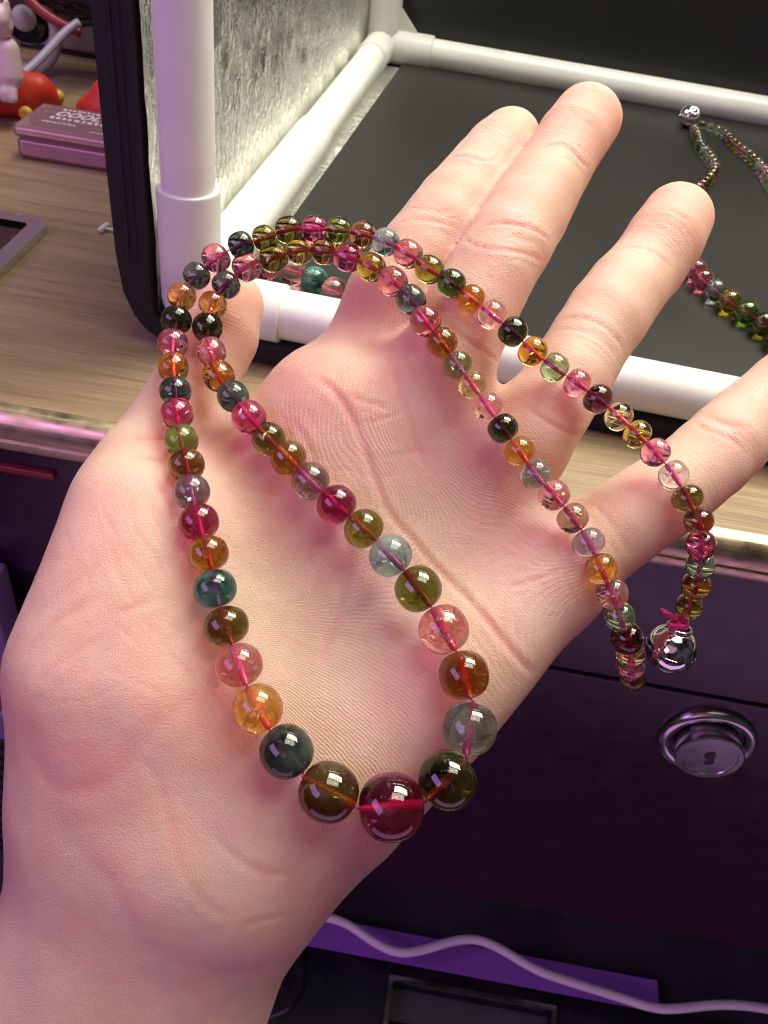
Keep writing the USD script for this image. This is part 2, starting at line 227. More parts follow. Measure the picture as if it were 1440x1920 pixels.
CREASES = [
 (0.7,0.18,[[1.0,27.5,-2.7],[2.6,22.0,-0.6],[4.7,15.7,-0.2],[6.6,9.7,-0.0],[7.8,7.5,0.1]]),
 (0.9,0.3,[[-12.2,23.9,-1.3],[-8.2,20.8,0.1],[-5.1,15.5,0.6],[-2.9,9.6,0.8],[-0.8,3.8,1.2],[1.5,-0.9,1.5],[5.1,-5.0,1.6],[8.7,-9.4,1.9],[12.3,-12.9,3.2],[17.0,-17.9,6.6],[21.2,-23.0,7.7],[25.8,-27.8,4.5]]),
 (0.7,0.18,[[-5.9,20.4,0.1],[-1.9,19.3,-0.0],[1.9,17.9,-0.1]]),
 (0.6,0.15,[[-7.6,15.1,0.7],[-1.9,16.1,0.3],[4.8,18.5,-0.3]]),
 (0.6,0.12,[[-1.9,9.4,0.8],[3.8,10.4,0.2],[10.5,10.9,-0.5]]),
 (0.7,0.22,[[-16.3,16.4,-0.4],[-14.0,13.0,0.6],[-12.8,10.4,0.9],[-11.3,5.2,1.5],[-7.5,-2.3,2.5],[-6.0,-9.3,3.5],[-7.3,-17.4,5.6],[-10.8,-25.2,8.4]]),
 (0.5,0.12,[[-48.0,2.4,8.3],[-46.0,-1.2,10.0],[-44.9,-2.9,10.7],[-43.4,-5.5,11.5],[-42.1,-7.6,12.1],[-40.0,-9.9,12.5],[-37.5,-13.1,13.0]]),
 (0.5,0.12,[[-43.1,3.0,8.5],[-41.9,-0.6,9.8],[-41.0,-3.5,10.7],[-38.9,-5.9,11.1],[-37.0,-9.1,11.6],[-35.7,-11.4,12.0]]),
 (0.5,0.1,[[-40.6,1.8,8.7],[-38.7,-0.9,9.4],[-36.5,-4.4,10.0]]),
 (0.5,0.1,[[-48.8,-5.9,11.2],[-47.2,-9.0,12.5],[-45.5,-11.3,13.4],[-44.4,-13.2,14.0]]),
 (0.5,0.12,[[-45.2,-5.3,11.5],[-44.1,-7.6,12.2],[-43.7,-9.3,12.7],[-42.3,-11.6,13.4],[-40.9,-14.4,14.1],[-39.8,-15.6,14.3]]),
 (0.5,0.12,[[-44.6,-16.9,15.2],[-42.2,-18.6,15.6],[-39.9,-20.7,16.0],[-38.1,-22.2,16.1]]),
 (0.5,0.12,[[-39.9,-16.4,14.6],[-38.1,-18.3,14.9],[-36.1,-20.0,14.9]]),
 (0.8,0.3,[[-45.4,13.0,0.4],[-42.9,13.1,0.2],[-40.0,13.2,-0.8],[-37.4,12.9,-1.9]]),
 (0.8,0.26,[[-43.6,9.2,4.4],[-40.5,9.3,3.7],[-37.5,8.7,2.9]]),
 (1.0,0.25,[[-39.4,5.5,6.5],[-36.8,2.4,7.3],[-35.1,-0.9,8.2]]),
 (1.2,0.15,[[-44.7,-16.6,15.1],[-41.4,-15.8,14.6],[-37.2,-13.9,13.2]]),
 (1.3,0.14,[[-58.8,-24.2,14.2],[-55.3,-19.9,14.4],[-50.9,-16.4,14.4],[-46.7,-13.8,14.2]]),
 (1.0,0.1,[[-56.2,-28.1,16.4],[-50.9,-23.7,17.0],[-44.4,-19.6,16.1]]),
 (2.6,0.13,[[-57.8,-35.7,15.1],[-55.2,-40.8,16.0],[-52.6,-43.7,16.8],[-47.3,-43.8,18.0],[-42.7,-41.9,18.5],[-38.7,-36.6,18.6],[-33.0,-31.3,17.2],[-27.6,-28.5,14.4]]),
 (2.8,0.1,[[-50.1,-52.0,17.4],[-46.0,-55.8,18.0],[-42.8,-59.3,18.2],[-39.4,-65.8,17.6],[-36.1,-70.2,16.7],[-30.8,-72.5,15.9],[-25.8,-74.6,14.2],[-19.4,-75.5,11.0]]),
 (1.0,0.1,[[-40.2,-36.9,18.7],[-35.4,-43.8,17.9],[-32.5,-54.2,18.6],[-28.5,-61.2,18.8],[-23.6,-64.1,17.8]]),
 (1.0,0.16,[[-27.0,-50.7,17.6],[-21.9,-55.7,17.7],[-13.7,-58.3,15.4]]),
 (0.9,0.16,[[-23.0,-65.5,17.4],[-18.8,-65.2,16.1],[-15.1,-64.9,14.4]]),
 (0.65,0.28,[[12.6,71.1,-22.5],[15.7,71.6,-20.7],[18.9,70.4,-19.5],[23.1,71.9,-21.5]]),
 (0.6,0.2,[[2.3,56.2,-15.6],[7.9,56.4,-13.5],[12.0,55.6,-13.7],[14.8,54.3,-14.8]]),
 (0.55,0.16,[[4.7,59.5,-16.8],[8.3,58.8,-14.5],[12.9,57.2,-14.1]]),
 (0.65,0.32,[[30.9,70.4,-14.7],[34.6,71.5,-15.1],[36.7,70.3,-15.3],[40.7,68.3,-18.6]]),
 (0.65,0.28,[[18.3,53.1,-7.2],[22.8,53.2,-5.7],[25.8,52.7,-5.7],[28.8,51.9,-6.9],[31.1,51.1,-9.1]]),
 (0.65,0.26,[[15.2,51.3,-8.6],[20.3,47.9,-3.9],[23.4,47.6,-4.2],[29.4,47.0,-8.7]]),
 (0.65,0.28,[[10.6,34.5,-1.8],[15.3,30.5,-1.0],[20.6,28.0,-5.8]]),
 (0.65,0.3,[[44.0,50.3,-16.8],[48.7,51.8,-15.8],[51.9,50.8,-15.0],[56.2,48.0,-16.0]]),
 (0.65,0.28,[[33.9,36.6,-10.6],[37.8,36.1,-7.7],[40.9,34.4,-7.0],[44.9,30.6,-9.1]]),
 (0.65,0.26,[[32.2,34.2,-9.8],[36.8,33.6,-6.6],[40.1,31.8,-6.2],[43.7,28.5,-8.4]]),
 (0.65,0.28,[[25.4,19.2,-1.6],[30.1,15.7,-0.9],[36.5,14.3,-6.3]]),
 (0.65,0.28,[[59.0,17.1,-10.1],[61.3,14.5,-6.0],[63.7,13.4,-5.4],[66.3,10.8,-5.5]]),
 (0.9,0.25,[[60.9,18.1,-9.8],[63.3,16.3,-6.8],[67.0,15.3,-6.2]]),
 (0.65,0.22,[[37.6,1.4,-2.4],[40.6,-2.4,0.6],[43.7,-7.6,-0.1]]),
 (0.55,0.16,[[30.0,-4.7,2.0],[31.3,-11.1,4.7],[34.5,-17.7,3.0]]),
 (0.6,0.15,[[20.3,-12.9,4.6],[25.7,-11.9,5.0],[31.4,-9.2,4.2]]),
 (0.7,0.15,[[36.8,83.3,-22.4],[39.1,77.7,-18.4],[42.6,76.6,-19.5]]),
 (0.7,0.12,[[41.1,84.4,-22.5],[41.5,79.3,-19.4]]),
 (0.7,0.15,[[56.3,62.2,-20.9],[58.2,59.3,-18.6],[61.5,57.3,-18.9]]),
 (0.7,0.12,[[59.0,64.4,-22.5],[56.1,58.2,-18.4]]),
 (0.35,0.11504502458753114,[[11.3,67.8,-19.4],[14.7,68.8,-19.0],[17.9,68.4,-18.6],[21.7,69.0,-19.7]]),
 (0.35,0.07798021061790192,[[14.8,69.7,-19.6],[17.7,68.9,-18.8],[21.9,69.7,-20.1]]),
 (0.35,0.08446525838734634,[[13.3,73.4,-25.5],[16.5,73.9,-22.6],[20.1,72.3,-20.8],[23.9,73.1,-22.2]]),
 (0.35,0.09074533558113726,[[17.1,74.2,-22.6],[20.6,72.9,-21.2],[25.0,74.9,-23.3]]),
 (0.35,0.09403725933150195,[[7.0,54.4,-12.8],[10.9,53.7,-13.3],[13.4,52.6,-14.4]]),
 (0.35,0.08830922379209304,[[6.8,54.7,-12.9],[10.8,54.1,-13.3],[14.2,53.4,-14.7]]),
 (0.35,0.09562480060562238,[[8.4,57.3,-13.8],[12.5,56.6,-14.0],[15.8,55.1,-14.8]]),
 (0.35,0.08703702677521112,[[3.5,58.9,-17.3],[9.3,58.4,-14.2],[13.2,57.9,-14.2],[16.1,56.1,-14.9]]),
 (0.35,0.10993868085674802,[[3.7,57.3,-15.4],[7.3,56.6,-13.7],[11.6,55.3,-13.6]]),
 (0.35,0.07159132414957009,[[7.6,57.4,-14.0],[11.9,56.0,-13.8]]),
 (0.35,0.08670926468015808,[[9.1,60.3,-15.0],[14.0,58.4,-14.4]]),
 (0.35,0.0774622672270129,[[9.2,60.4,-15.0],[14.0,59.2,-14.5]]),
 (0.35,0.08370177652352401,[[33.5,68.9,-13.7],[35.6,68.1,-14.1],[39.2,65.8,-17.1]]),
 (0.35,0.08361550670682596,[[33.9,69.9,-14.3],[35.5,68.4,-14.2],[40.0,67.1,-18.1]]),
 (0.35,0.11176162424895363,[[35.7,72.8,-15.9],[37.8,71.7,-16.2],[41.9,70.1,-19.9]]),
 (0.35,0.10358214619520498,[[36.2,73.8,-16.4],[37.8,72.2,-16.3],[42.1,70.5,-20.1]]),
 (0.35,0.11880610941509706,[[21.7,51.3,-5.1],[24.7,50.5,-5.1],[27.7,49.9,-6.4],[30.0,48.9,-8.5]]),
 (0.35,0.08513330475380164,[[22.0,52.1,-5.3],[25.5,51.8,-5.5],[28.3,50.8,-6.7],[30.6,50.3,-8.7]]),
 (0.35,0.11898799778008559,[[23.8,54.6,-6.0],[26.6,53.7,-6.1],[29.3,52.9,-7.3],[31.7,52.2,-9.7]]),
 (0.35,0.07003303078953936,[[24.1,55.0,-6.2],[27.0,54.5,-6.5],[29.9,53.7,-7.9],[32.0,53.2,-10.0]]),
 (0.35,0.11755514546517143,[[18.9,45.8,-3.5],[22.0,45.9,-3.7],[28.1,45.1,-7.8]]),
 (0.35,0.11786062955824933,[[19.5,46.6,-3.6],[22.6,46.4,-3.8],[28.3,45.7,-7.8]]),
 (0.35,0.09146004454481743,[[21.4,49.6,-4.4],[24.0,48.9,-4.7],[30.4,48.6,-9.1]]),
 (0.35,0.09481527524108749,[[21.8,50.2,-4.7],[25.0,50.0,-5.1],[30.9,49.2,-9.7]]),
 (0.35,0.07199882528994467,[[14.1,28.8,-0.4],[19.2,26.1,-3.8]]),
 (0.35,0.08465941276113093,[[14.5,29.4,-0.6],[19.7,26.8,-4.4]]),
 (0.35,0.10067857596904865,[[16.0,31.5,-1.3],[21.2,29.0,-6.5]]),
 (0.35,0.11439702879168863,[[11.5,36.5,-2.2],[16.6,32.3,-1.5],[21.8,30.4,-6.9]]),
 (0.35,0.09378598615224126,[[46.9,49.3,-13.8],[50.3,48.4,-13.2],[54.5,45.5,-14.6]]),
 (0.35,0.11553378086945068,[[47.6,50.2,-14.4],[50.9,49.9,-14.2],[55.5,46.8,-15.5]]),
 (0.35,0.08336024173334008,[[44.9,51.6,-18.2],[49.5,53.1,-16.9],[52.4,51.8,-15.7],[57.2,49.4,-16.8]]),
 (0.35,0.08096160546487402,[[45.6,52.6,-20.0],[50.2,54.1,-17.7],[53.1,52.9,-16.4],[57.5,50.2,-17.1]]),
 (0.35,0.07336139672339151,[[32.8,34.4,-9.3],[36.3,34.3,-7.1],[39.9,32.7,-6.4],[43.6,28.7,-8.2]]),
 (0.35,0.09158352512547291,[[33.0,35.1,-9.9],[37.0,34.9,-7.3],[40.0,33.3,-6.6],[43.9,29.1,-8.4]]),
 (0.35,0.11552112703843823,[[38.7,37.2,-8.1],[41.3,35.2,-7.3],[45.3,31.4,-9.2]]),
 (0.35,0.09266691131023798,[[39.2,38.2,-8.6],[42.4,36.3,-7.8],[46.0,32.6,-9.5]]),
 (0.35,0.11384633245417311,[[35.3,31.5,-5.7],[38.4,29.5,-5.1],[42.3,26.4,-7.4]]),
 (0.35,0.10748037707659519,[[31.3,32.8,-9.2],[35.7,32.3,-6.0],[39.0,30.8,-5.6],[43.3,27.2,-8.3]]),
 (0.35,0.10980207494860439,[[37.3,34.3,-6.9],[40.6,32.5,-6.5],[44.2,29.1,-8.8]]),
 (0.35,0.10700800135006598,[[33.6,36.2,-10.5],[38.0,35.3,-7.3],[41.7,33.8,-7.1],[44.7,30.0,-9.1]]),
 (0.35,0.07002198160700042,[[28.6,14.1,-0.3],[35.5,12.4,-6.3]]),
 (0.35,0.07355952284285207,[[24.9,18.0,-1.1],[29.3,14.7,-0.5],[35.3,13.3,-5.1]]),
 (0.35,0.07165765303449181,[[26.4,20.4,-2.1],[30.9,17.1,-1.3],[37.7,15.5,-7.7]]),
 (0.35,0.07589566446295011,[[26.6,21.0,-2.4],[31.3,17.9,-1.5],[37.4,16.2,-6.0]]),
 (0.35,0.11558365157753012,[[60.1,12.9,-5.2],[62.2,11.9,-4.8],[64.8,9.3,-5.0]]),
 (0.35,0.1170240894868676,[[58.2,16.3,-9.3],[60.5,13.7,-5.7],[63.3,12.5,-5.0],[65.7,10.0,-5.3]]),
 (0.35,0.11697523344077718,[[62.0,15.9,-6.8],[64.8,14.6,-5.9],[66.7,11.8,-5.7]]),
 (0.35,0.08277150244766011,[[60.8,19.1,-12.3],[62.7,16.4,-7.1],[65.3,15.3,-6.1],[67.6,12.5,-6.0]]),
 (0.35,0.11634671260188817,[[36.0,-0.1,-1.3],[39.1,-4.4,1.2],[42.3,-9.4,-0.1]]),
 (0.35,0.09857110193674265,[[39.8,-3.0,0.8],[43.3,-8.6,-0.3]]),
 (0.35,0.09416114661381941,[[41.5,-1.4,0.4],[44.2,-6.9,-0.1],[45.9,-11.1,-4.9]]),
 (0.35,0.08379163006746856,[[39.0,3.4,-4.0],[41.7,-0.6,0.2],[44.8,-5.9,0.0]]),
 (0.4,0.1,[[-19.3,19.6,-2.6],[-18.1,16.9,-1.2],[-17.1,14.8,-0.4],[-17.2,13.0,-0.0],[-16.0,11.0,0.5],[-15.7,9.7,0.7]]),
 (0.4,0.1,[[-14.8,21.4,-1.2],[-14.6,19.3,-0.6],[-12.7,16.3,0.4],[-12.3,15.1,0.5],[-10.7,12.9,0.9],[-9.1,10.3,1.0]]),
 (0.4,0.1,[[-11.5,7.7,1.2],[-8.7,7.2,1.3],[-5.5,7.3,1.2],[-2.2,6.1,1.1],[0.2,6.5,0.9],[4.3,5.3,0.6]]),
 (0.4,0.1,[[-3.9,25.2,-1.7],[-2.9,22.9,-0.8],[-3.0,20.2,-0.1],[-3.0,17.4,0.3],[-2.7,14.6,0.5],[-2.3,11.7,0.6]]),
 (0.4,0.1,[[7.3,24.6,-0.0],[8.5,22.8,0.0],[9.4,20.2,-0.3],[9.8,18.1,-0.5],[10.6,15.9,-0.8],[11.6,13.7,-0.8]]),
 (0.4,0.1,[[12.8,13.2,-0.9],[14.3,11.9,-0.8],[16.0,10.9,-0.7],[16.9,8.4,-0.4],[18.9,7.6,-0.4],[19.4,5.2,-0.4]]),
 (0.4,0.1,[[-9.6,-4.0,2.8],[-6.9,-5.9,3.0],[-4.4,-8.5,3.2],[-1.7,-10.4,3.3],[1.4,-12.9,3.5],[3.6,-15.1,4.0]]),
 (0.4,0.1,[[-1.5,-12.2,3.6],[1.4,-11.1,3.0],[3.7,-10.8,2.7],[6.1,-10.2,2.3],[9.2,-9.5,1.9],[12.1,-9.7,1.9]]),
 (0.4,0.1,[[-15.1,-5.1,3.2],[-13.0,-8.1,3.7],[-11.8,-10.9,4.3],[-10.3,-13.5,4.8],[-9.1,-17.2,5.7],[-7.7,-20.1,6.5]]),
 (0.4,0.1,[[-17.9,-20.2,7.8],[-16.4,-21.5,7.8],[-13.6,-22.8,7.8],[-11.5,-24.2,8.1],[-9.1,-25.5,8.4],[-6.9,-26.9,9.0]]),
 (0.4,0.1,[[17.5,-3.8,0.5],[18.6,-4.5,0.6],[20.9,-6.5,1.6],[22.5,-7.4,2.4],[24.6,-7.9,3.2],[26.3,-9.5,4.2]]),
 (0.4,0.1,[[23.1,2.5,-1.1],[25.1,1.4,-1.7],[26.7,0.4,-2.0],[28.0,-1.4,-0.8],[28.2,-2.8,0.4],[30.5,-4.5,1.9]]),
 (0.4,0.1,[[1.7,-18.6,5.6],[5.2,-19.8,6.2],[7.7,-21.0,7.1],[10.0,-22.0,7.9],[13.1,-24.0,8.8],[16.0,-25.6,9.0]]),
 (0.4,0.1,[[-53.9,-3.5,7.9],[-52.3,-5.4,9.8],[-51.6,-7.3,10.8],[-50.3,-8.6,11.8],[-48.5,-10.9,13.0],[-47.5,-12.6,13.7]]),
 (0.4,0.1,[[-54.7,-13.6,12.0],[-52.8,-13.2,12.8],[-50.7,-11.4,12.7],[-48.9,-10.4,12.8],[-48.0,-9.5,12.6],[-46.2,-8.8,12.6]]),
 (0.4,0.1,[[-36.0,-20.8,15.1],[-34.6,-22.2,15.2],[-33.5,-24.0,15.4],[-31.8,-25.5,15.3],[-30.6,-27.0,15.3],[-28.8,-29.0,15.1]]),
 (0.4,0.1,[[-45.8,-23.3,17.3],[-43.2,-25.0,17.8],[-40.4,-26.2,17.9],[-38.1,-27.3,17.8],[-35.2,-28.9,17.4],[-33.4,-30.9,17.2]]),
 (0.4,0.1,[[-53.6,-31.3,17.4],[-51.3,-30.1,18.1],[-48.5,-29.6,18.5],[-45.8,-29.4,18.7],[-44.0,-28.6,18.6],[-41.7,-27.2,18.3]]),
]
# strung beads: centre (mm), radius, half length along the cord, kind
BEADS = [
 (59.96,122.24,45.3,2.5,2.4,'olive'),
 (59.75,123.04,50.16,2.67,2.5,'amber_brown'),
 (58.87,123.27,55.14,2.62,2.52,'pale_green'),
 (57.28,123.35,60.04,2.67,2.61,'magenta'),
 (55.34,123.98,64.83,2.63,2.26,'brown_pink'),
 (52.73,126.33,67.71,2.82,2.25,'olive_brown'),
 (49.75,128.84,70.38,2.72,2.45,'clear'),
 (46.07,131.37,72.79,2.73,2.38,'pink'),
 (42.48,133.47,74.72,2.64,2.18,'golden_olive'),
 (38.79,135.36,76.56,2.64,2.34,'pale_yellow'),
 (34.69,137.13,78.42,2.74,2.39,'dark_plum'),
 (30.6,138.64,80.12,2.54,2.26,'pink'),
 (26.24,139.99,81.76,2.64,2.38,'pale_green'),
 (21.95,141.35,83.51,2.74,2.42,'amber'),
 (17.94,143.16,85.81,2.73,2.48,'black_green'),
 (13.74,144.72,87.66,2.63,2.34,'light_pink'),
 (9.78,146.53,89.22,2.54,2.24,'amber'),
 (5.94,148.9,90.41,2.56,2.41,'dark_green'),
 (1.62,151.61,91.09,2.58,2.58,'olive'),
 (-2.64,154.81,91.91,2.61,2.61,'rose'),
 (-7.08,157.5,92.27,2.54,2.44,'pale_teal'),
 (-11.49,159.46,92.17,2.46,2.36,'brown_pink'),
 (-16.26,160.74,91.7,2.48,2.3,'green'),
 (-20.87,161.36,90.92,2.6,2.39,'magenta'),
 (-25.85,161.47,89.99,2.61,2.52,'olive_brown'),
 (-30.19,160.36,88.1,2.51,2.24,'olive'),
 (-34.44,159.18,86.56,2.62,2.4,'dark_teal'),
 (-38.74,156.87,84.24,2.82,2.57,'pink'),
 (-41.74,153.9,81.69,2.6,2.33,'grey_teal'),
 (-43.72,150.22,78.92,2.69,2.45,'gold'),
 (-43.71,146.08,76.22,2.88,2.46,'black_green'),
 (-43.3,141.67,73.83,2.85,2.55,'pink'),
 (-42.01,137.03,71.73,2.81,2.66,'amber'),
 (-40.38,132.24,69.92,2.87,2.51,'dark_teal'),
 (-38.85,127.51,68.56,2.92,2.62,'magenta'),
 (-36.76,122.34,66.87,2.97,2.73,'green'),
 (-34.6,117.6,65.52,3.1,2.61,'brown'),
 (-32.61,112.96,63.78,3.15,2.7,'grey_blue'),
 (-30.23,108.36,61.42,3.38,2.87,'plum'),
 (-27.59,104.03,58.79,3.35,2.81,'amber_brown'),
 (-25.46,99.44,55.59,3.59,3.13,'teal'),
 (-22.55,94.81,52.26,3.74,3.19,'olive_brown'),
 (-19.38,90.04,48.77,3.88,3.48,'light_pink'),
 (-15.19,85.12,45.08,3.93,3.85,'gold'),
 (-9.65,80.45,41.42,4.25,4.22,'dark_teal'),
 (-2.12,76.61,37.93,4.75,4.75,'olive_brown'),
 (8.03,76.18,37.04,5.37,5.23,'plum'),
 (16.26,80.4,40.19,4.71,4.48,'dark_olive'),
 (18.77,87.07,45.37,4.41,4.29,'grey_green'),
 (16.77,93.68,50.26,4.11,4.01,'amber_brown'),
 (12.56,99.39,54.13,4.15,4.03,'dusty_pink'),
 (7.5,104.5,57.41,3.93,3.79,'dark_olive'),
 (2.15,108.76,59.9,3.69,3.41,'pale_teal'),
 (-2.98,112.35,61.83,3.45,3.12,'olive_brown'),
 (-8.22,115.54,63.48,3.48,3.2,'magenta_dark'),
 (-13.34,118.69,65.16,3.31,2.99,'grey'),
 (-17.81,121.98,66.81,3.25,2.67,'golden_olive'),
 (-21.93,125.17,67.86,2.99,2.63,'dark_olive'),
 (-26.28,129.03,69.08,3.03,2.93,'magenta'),
 (-30.08,133.1,70.14,2.88,2.72,'dark_teal'),
 (-33.68,137.22,71.21,2.92,2.84,'amber_brown'),
 (-36.16,141.84,73.12,2.76,2.68,'pink'),
 (-37.95,146.4,75.42,2.89,2.62,'black_green'),
 (-37.93,150.64,77.96,2.71,2.29,'gold'),
 (-36.2,154.26,80.51,2.73,2.44,'grey_teal'),
 (-32.97,157.3,83.2,2.73,2.69,'pink'),
 (-28.07,158.89,85.09,2.73,2.7,'olive_brown'),
 (-23.26,159.74,86.98,2.62,2.44,'golden_olive'),
 (-18.49,159.06,87.95,2.6,2.44,'brown_pink'),
 (-13.68,157.18,88.3,2.68,2.66,'magenta'),
 (-9.05,154.53,88.38,2.65,2.65,'golden_olive'),
 (-4.68,151.03,87.93,2.71,2.71,'rose'),
 (-0.81,147.01,87.01,2.67,2.66,'grey_teal'),
 (2.29,142.85,85.51,2.73,2.63,'rose'),
 (5.71,139.36,83.77,2.71,2.52,'amber_brown'),
 (8.94,136.43,81.53,2.6,2.23,'pale_green'),
 (12.03,134.16,79.31,2.59,2.18,'pale_yellow'),
 (15.16,131.9,76.88,2.59,2.26,'light_pink'),
 (18.38,129.56,74.42,2.69,2.4,'black_green'),
 (21.8,127.05,71.9,2.68,2.43,'amber'),
 (25.1,124.45,69.44,2.77,2.4,'grey_green'),
 (28.78,122.0,67.31,2.77,2.48,'dusty_pink'),
 (32.47,119.33,65.04,2.76,2.47,'grey_brown'),
 (35.72,116.55,62.56,2.84,2.41,'lavender'),
 (38.43,113.66,59.59,2.74,2.51,'amber'),
 (41.57,112.64,55.02,2.78,2.78,'dusty_pink'),
 (44.26,112.1,50.06,2.74,2.74,'pale_green'),
 (47.09,112.03,44.94,2.89,2.89,'garnet'),
 (49.33,113.11,39.75,2.76,2.74,'pale_yellow'),
 (50.97,114.43,34.71,2.73,2.7,'pink'),
 (52.93,115.69,29.95,2.47,2.47,'brown'),
]

# ------------------------------------------------------------------ desk: wooden top with a metal edge, drawer front with a lock
yd, ys = .20495, -.0385
DESK = matrix((math.cos(ys), math.sin(ys), 0), (-math.sin(ys), math.cos(ys), 0), (0, 0, 1), (0, yd, 0))
desk = thing('desk', 'wooden desk with a metal front edge and a dark violet drawer', 'desk', DESK)
hole = Polygon([(-.270, .040), (-.1575, .040), (-.1555, .042), (-.1555, .1085), (-.1575, .1105), (-.27, .1105)])
top = rect(-.62, .0005, .75, .47).difference(hole)
obj('desktop', trimesh.util.concatenate([(lambda m: (m.apply_translation((0, 0, -.0115)), m)[1])(trimesh.creation.extrude_polygon(g, .0115, engine='earcut')) for g in getattr(top, 'geoms', [top])]), LOOK['wood'], desk, smooth=False)
frame = hole.buffer(.0055, join_style=2).difference(hole.buffer(-.001, join_style=2))
fm = trimesh.creation.extrude_polygon(frame, .0030, engine='earcut'); fm.apply_translation((0, 0, .0002))
fr = obj('cable_hole_frame', fm, LOOK['chrome'], desk, smooth=False)
inner = hole.buffer(-.0012, join_style=2).difference(hole.buffer(-.004, join_style=2)); im = trimesh.creation.extrude_polygon(inner, .060, engine='earcut'); im.apply_translation((0, 0, -.0715))
obj('inner_rim', im, LOOK['dark_panel'], fr, smooth=False)
obj('hole_tray', boxm(-.275, -.15, .035, .116, -.080, -.072), LOOK['dark_panel'], desk, smooth=False)
nose = [(-.0060 * math.sin(t), .0010 - .0078 * (1 - math.cos(t))) for t in np.linspace(0, np.pi / 2, 10)]
edge = Polygon([(.0004, -.0121), (.0004, .0010)] + nose + [(-.0052, -.0074), (-.0052, -.0082), (-.0060, -.0088), (-.0060, -.0112), (-.0054, -.0120)])
obj('metal_edge', extrude_along(edge, 'x', -.62, .75), LOOK['brushed_edge'], desk, smooth=40)
obj('apron_panel', rbox(-.62, .75, .0035, .020, -.0756, -.0124, .0008, 1), LOOK['drawer_paint'], desk, smooth=30)
drw = obj('drawer_front', rbox(-.100, .75, .0035, .020, -.2485, -.0768, .0010, 1), LOOK['drawer_paint'], desk, smooth=30)
obj('recess_shade_panel', rbox(-.62, -.1015, .0080, .020, -.2485, -.0768, .0010, 1), LOOK['dark_panel'], desk, smooth=30)  # dark sheet standing in for the shadow inside the drawer recess
obj('painted_reflection', rbox(-.62, -.105, .0015, .0045, -.0282, -.0255, .0008, 1), LOOK['red_vinyl_case'], desk, smooth=30)  # LED reflection on the desk front, painted as a thin red strip
lk = np.array([.1285, .0035, -.1000])
def scaled(m, k):
    m.apply_scale(k); return m
def fy(m, o): return aim(m, (0, -1, 0), o)
lock = obj('lock', fy(scaled(lathe([(.0, -.001), (.0202, -.001), (.0205, .0006), (.0198, .0026), (.0180, .0034), (.0160, .0030), (.0150, .0012), (.0148, -.001)], 56), .86), lk), LOOK['lock_steel'], desk, smooth=50)
obj('barrel', fy(scaled(lathe([(.0, 0), (.0138, 0), (.0138, .0074), (.0142, .0079), (.0141, .0091), (.0134, .0097), (.0112, .0097), (.0110, .0093), (.0, .0093)], 56), .86), lk), LOOK['lock_steel'], lock, smooth=40)
ks = trimesh.creation.extrude_polygon(shapely.union_all([rect(-.0008, -.0042, .0012, .0042), Point(-.0004, .0015).buffer(.0022), Point(.001, -.002).buffer(.0016)]), .0004, engine='earcut')
obj('keyhole', fy(scaled(ks, .86), lk + [0, -.00803, 0]), LOOK['key_slot'], lock, smooth=False)
# lower shelf with what stands on it
SH = -.40
obj('floor', boxm(-.75, .90, -.10 + .30, 1.10, SH - .02, SH), LOOK['floor_dark'], None, smooth=False, kind='structure')
obj('back_wall', boxm(-.9, 1.0, .70, .72, -.42, .75), LOOK['wall_paint'], None, smooth=False, kind='structure')
pl = thing('lilac_board', 'lilac board lying on the floor under the drawer behind a white cable', 'board', DESK)
obj('panel', extrude_along(Polygon([(.0245, SH + .0005), (.0440, SH + .0005), (.0440, SH + .010), (.0245, SH + .010)]), 'x', -.40, .205), LOOK['lilac_board'], pl, smooth=False)
dev = thing('black_computer_case', 'glossy black case with a metal framed slot under the drawer', 'computer case', DESK)
slot = rect(.045, -.012, .140, .0150)
body = rect(-.60, -.22, .30, .0255).difference(slot)
bm = trimesh.creation.extrude_polygon(body, .055, engine='earcut'); bm.apply_translation((0, 0, SH - .045))
obj('top_panel', bm, LOOK['case_black'], dev, smooth=False)
obj('slot_tray', boxm(.040, .145, -.02, .02, SH - .060, SH - .0455), LOOK['case_black'], dev, smooth=False)
sf = trimesh.creation.extrude_polygon(slot.buffer(.0022, join_style=2).difference(slot.buffer(-.0006, join_style=2)), .0030, engine='earcut'); sf.apply_translation((0, 0, SH + .0102))
obj('slot_frame', sf, LOOK['lock_steel'], dev, smooth=False)
for k in range(4): obj('vent_bar', boxm(.047, .138, -.010 + .006 * k, -.0085 + .006 * k, SH - .012, SH - .004), LOOK['case_black'], dev, smooth=False)
dome_knob = lathe([(.0, .009), (.008, .0085), (.016, .006), (.022, .002), (.024, -.002)], 40); dome_knob.apply_translation((-.028, .004, SH + .012))
obj('knob', dome_knob, LOOK['black_gloss'], dev)
rb = thing('storage_tower', 'violet and red storage tower standing against the desk at the left edge', 'storage tower', DESK)
obj('lilac_drawer', rbox(-.300, -.1268, -.012, .0008, -.1175, -.0690, .0015, 2), LOOK['lilac_drawer'], rb)
obj('red_drawer', rbox(-.300, -.1228, -.0115, .0008, -.1415, -.1180, .0015, 2), LOOK['red_vinyl_case'], rb)
obj('lilac_rail', rbox(-.300, -.1222, -.0128, .0008, -.1605, -.1420, .0015, 2), LOOK['lilac_drawer'], rb)
obj('dark_base', rbox(-.300, -.1230, -.0115, .0008, SH + .0005, -.1610, .0015, 2), LOOK['case_black'], rb)
for k in range(12): obj('grille_bar', boxm(-.298, -.1240, -.0130, -.0118, -.172 - .008 * k, -.168 - .008 * k), LOOK['case_black'], rb, smooth=False)
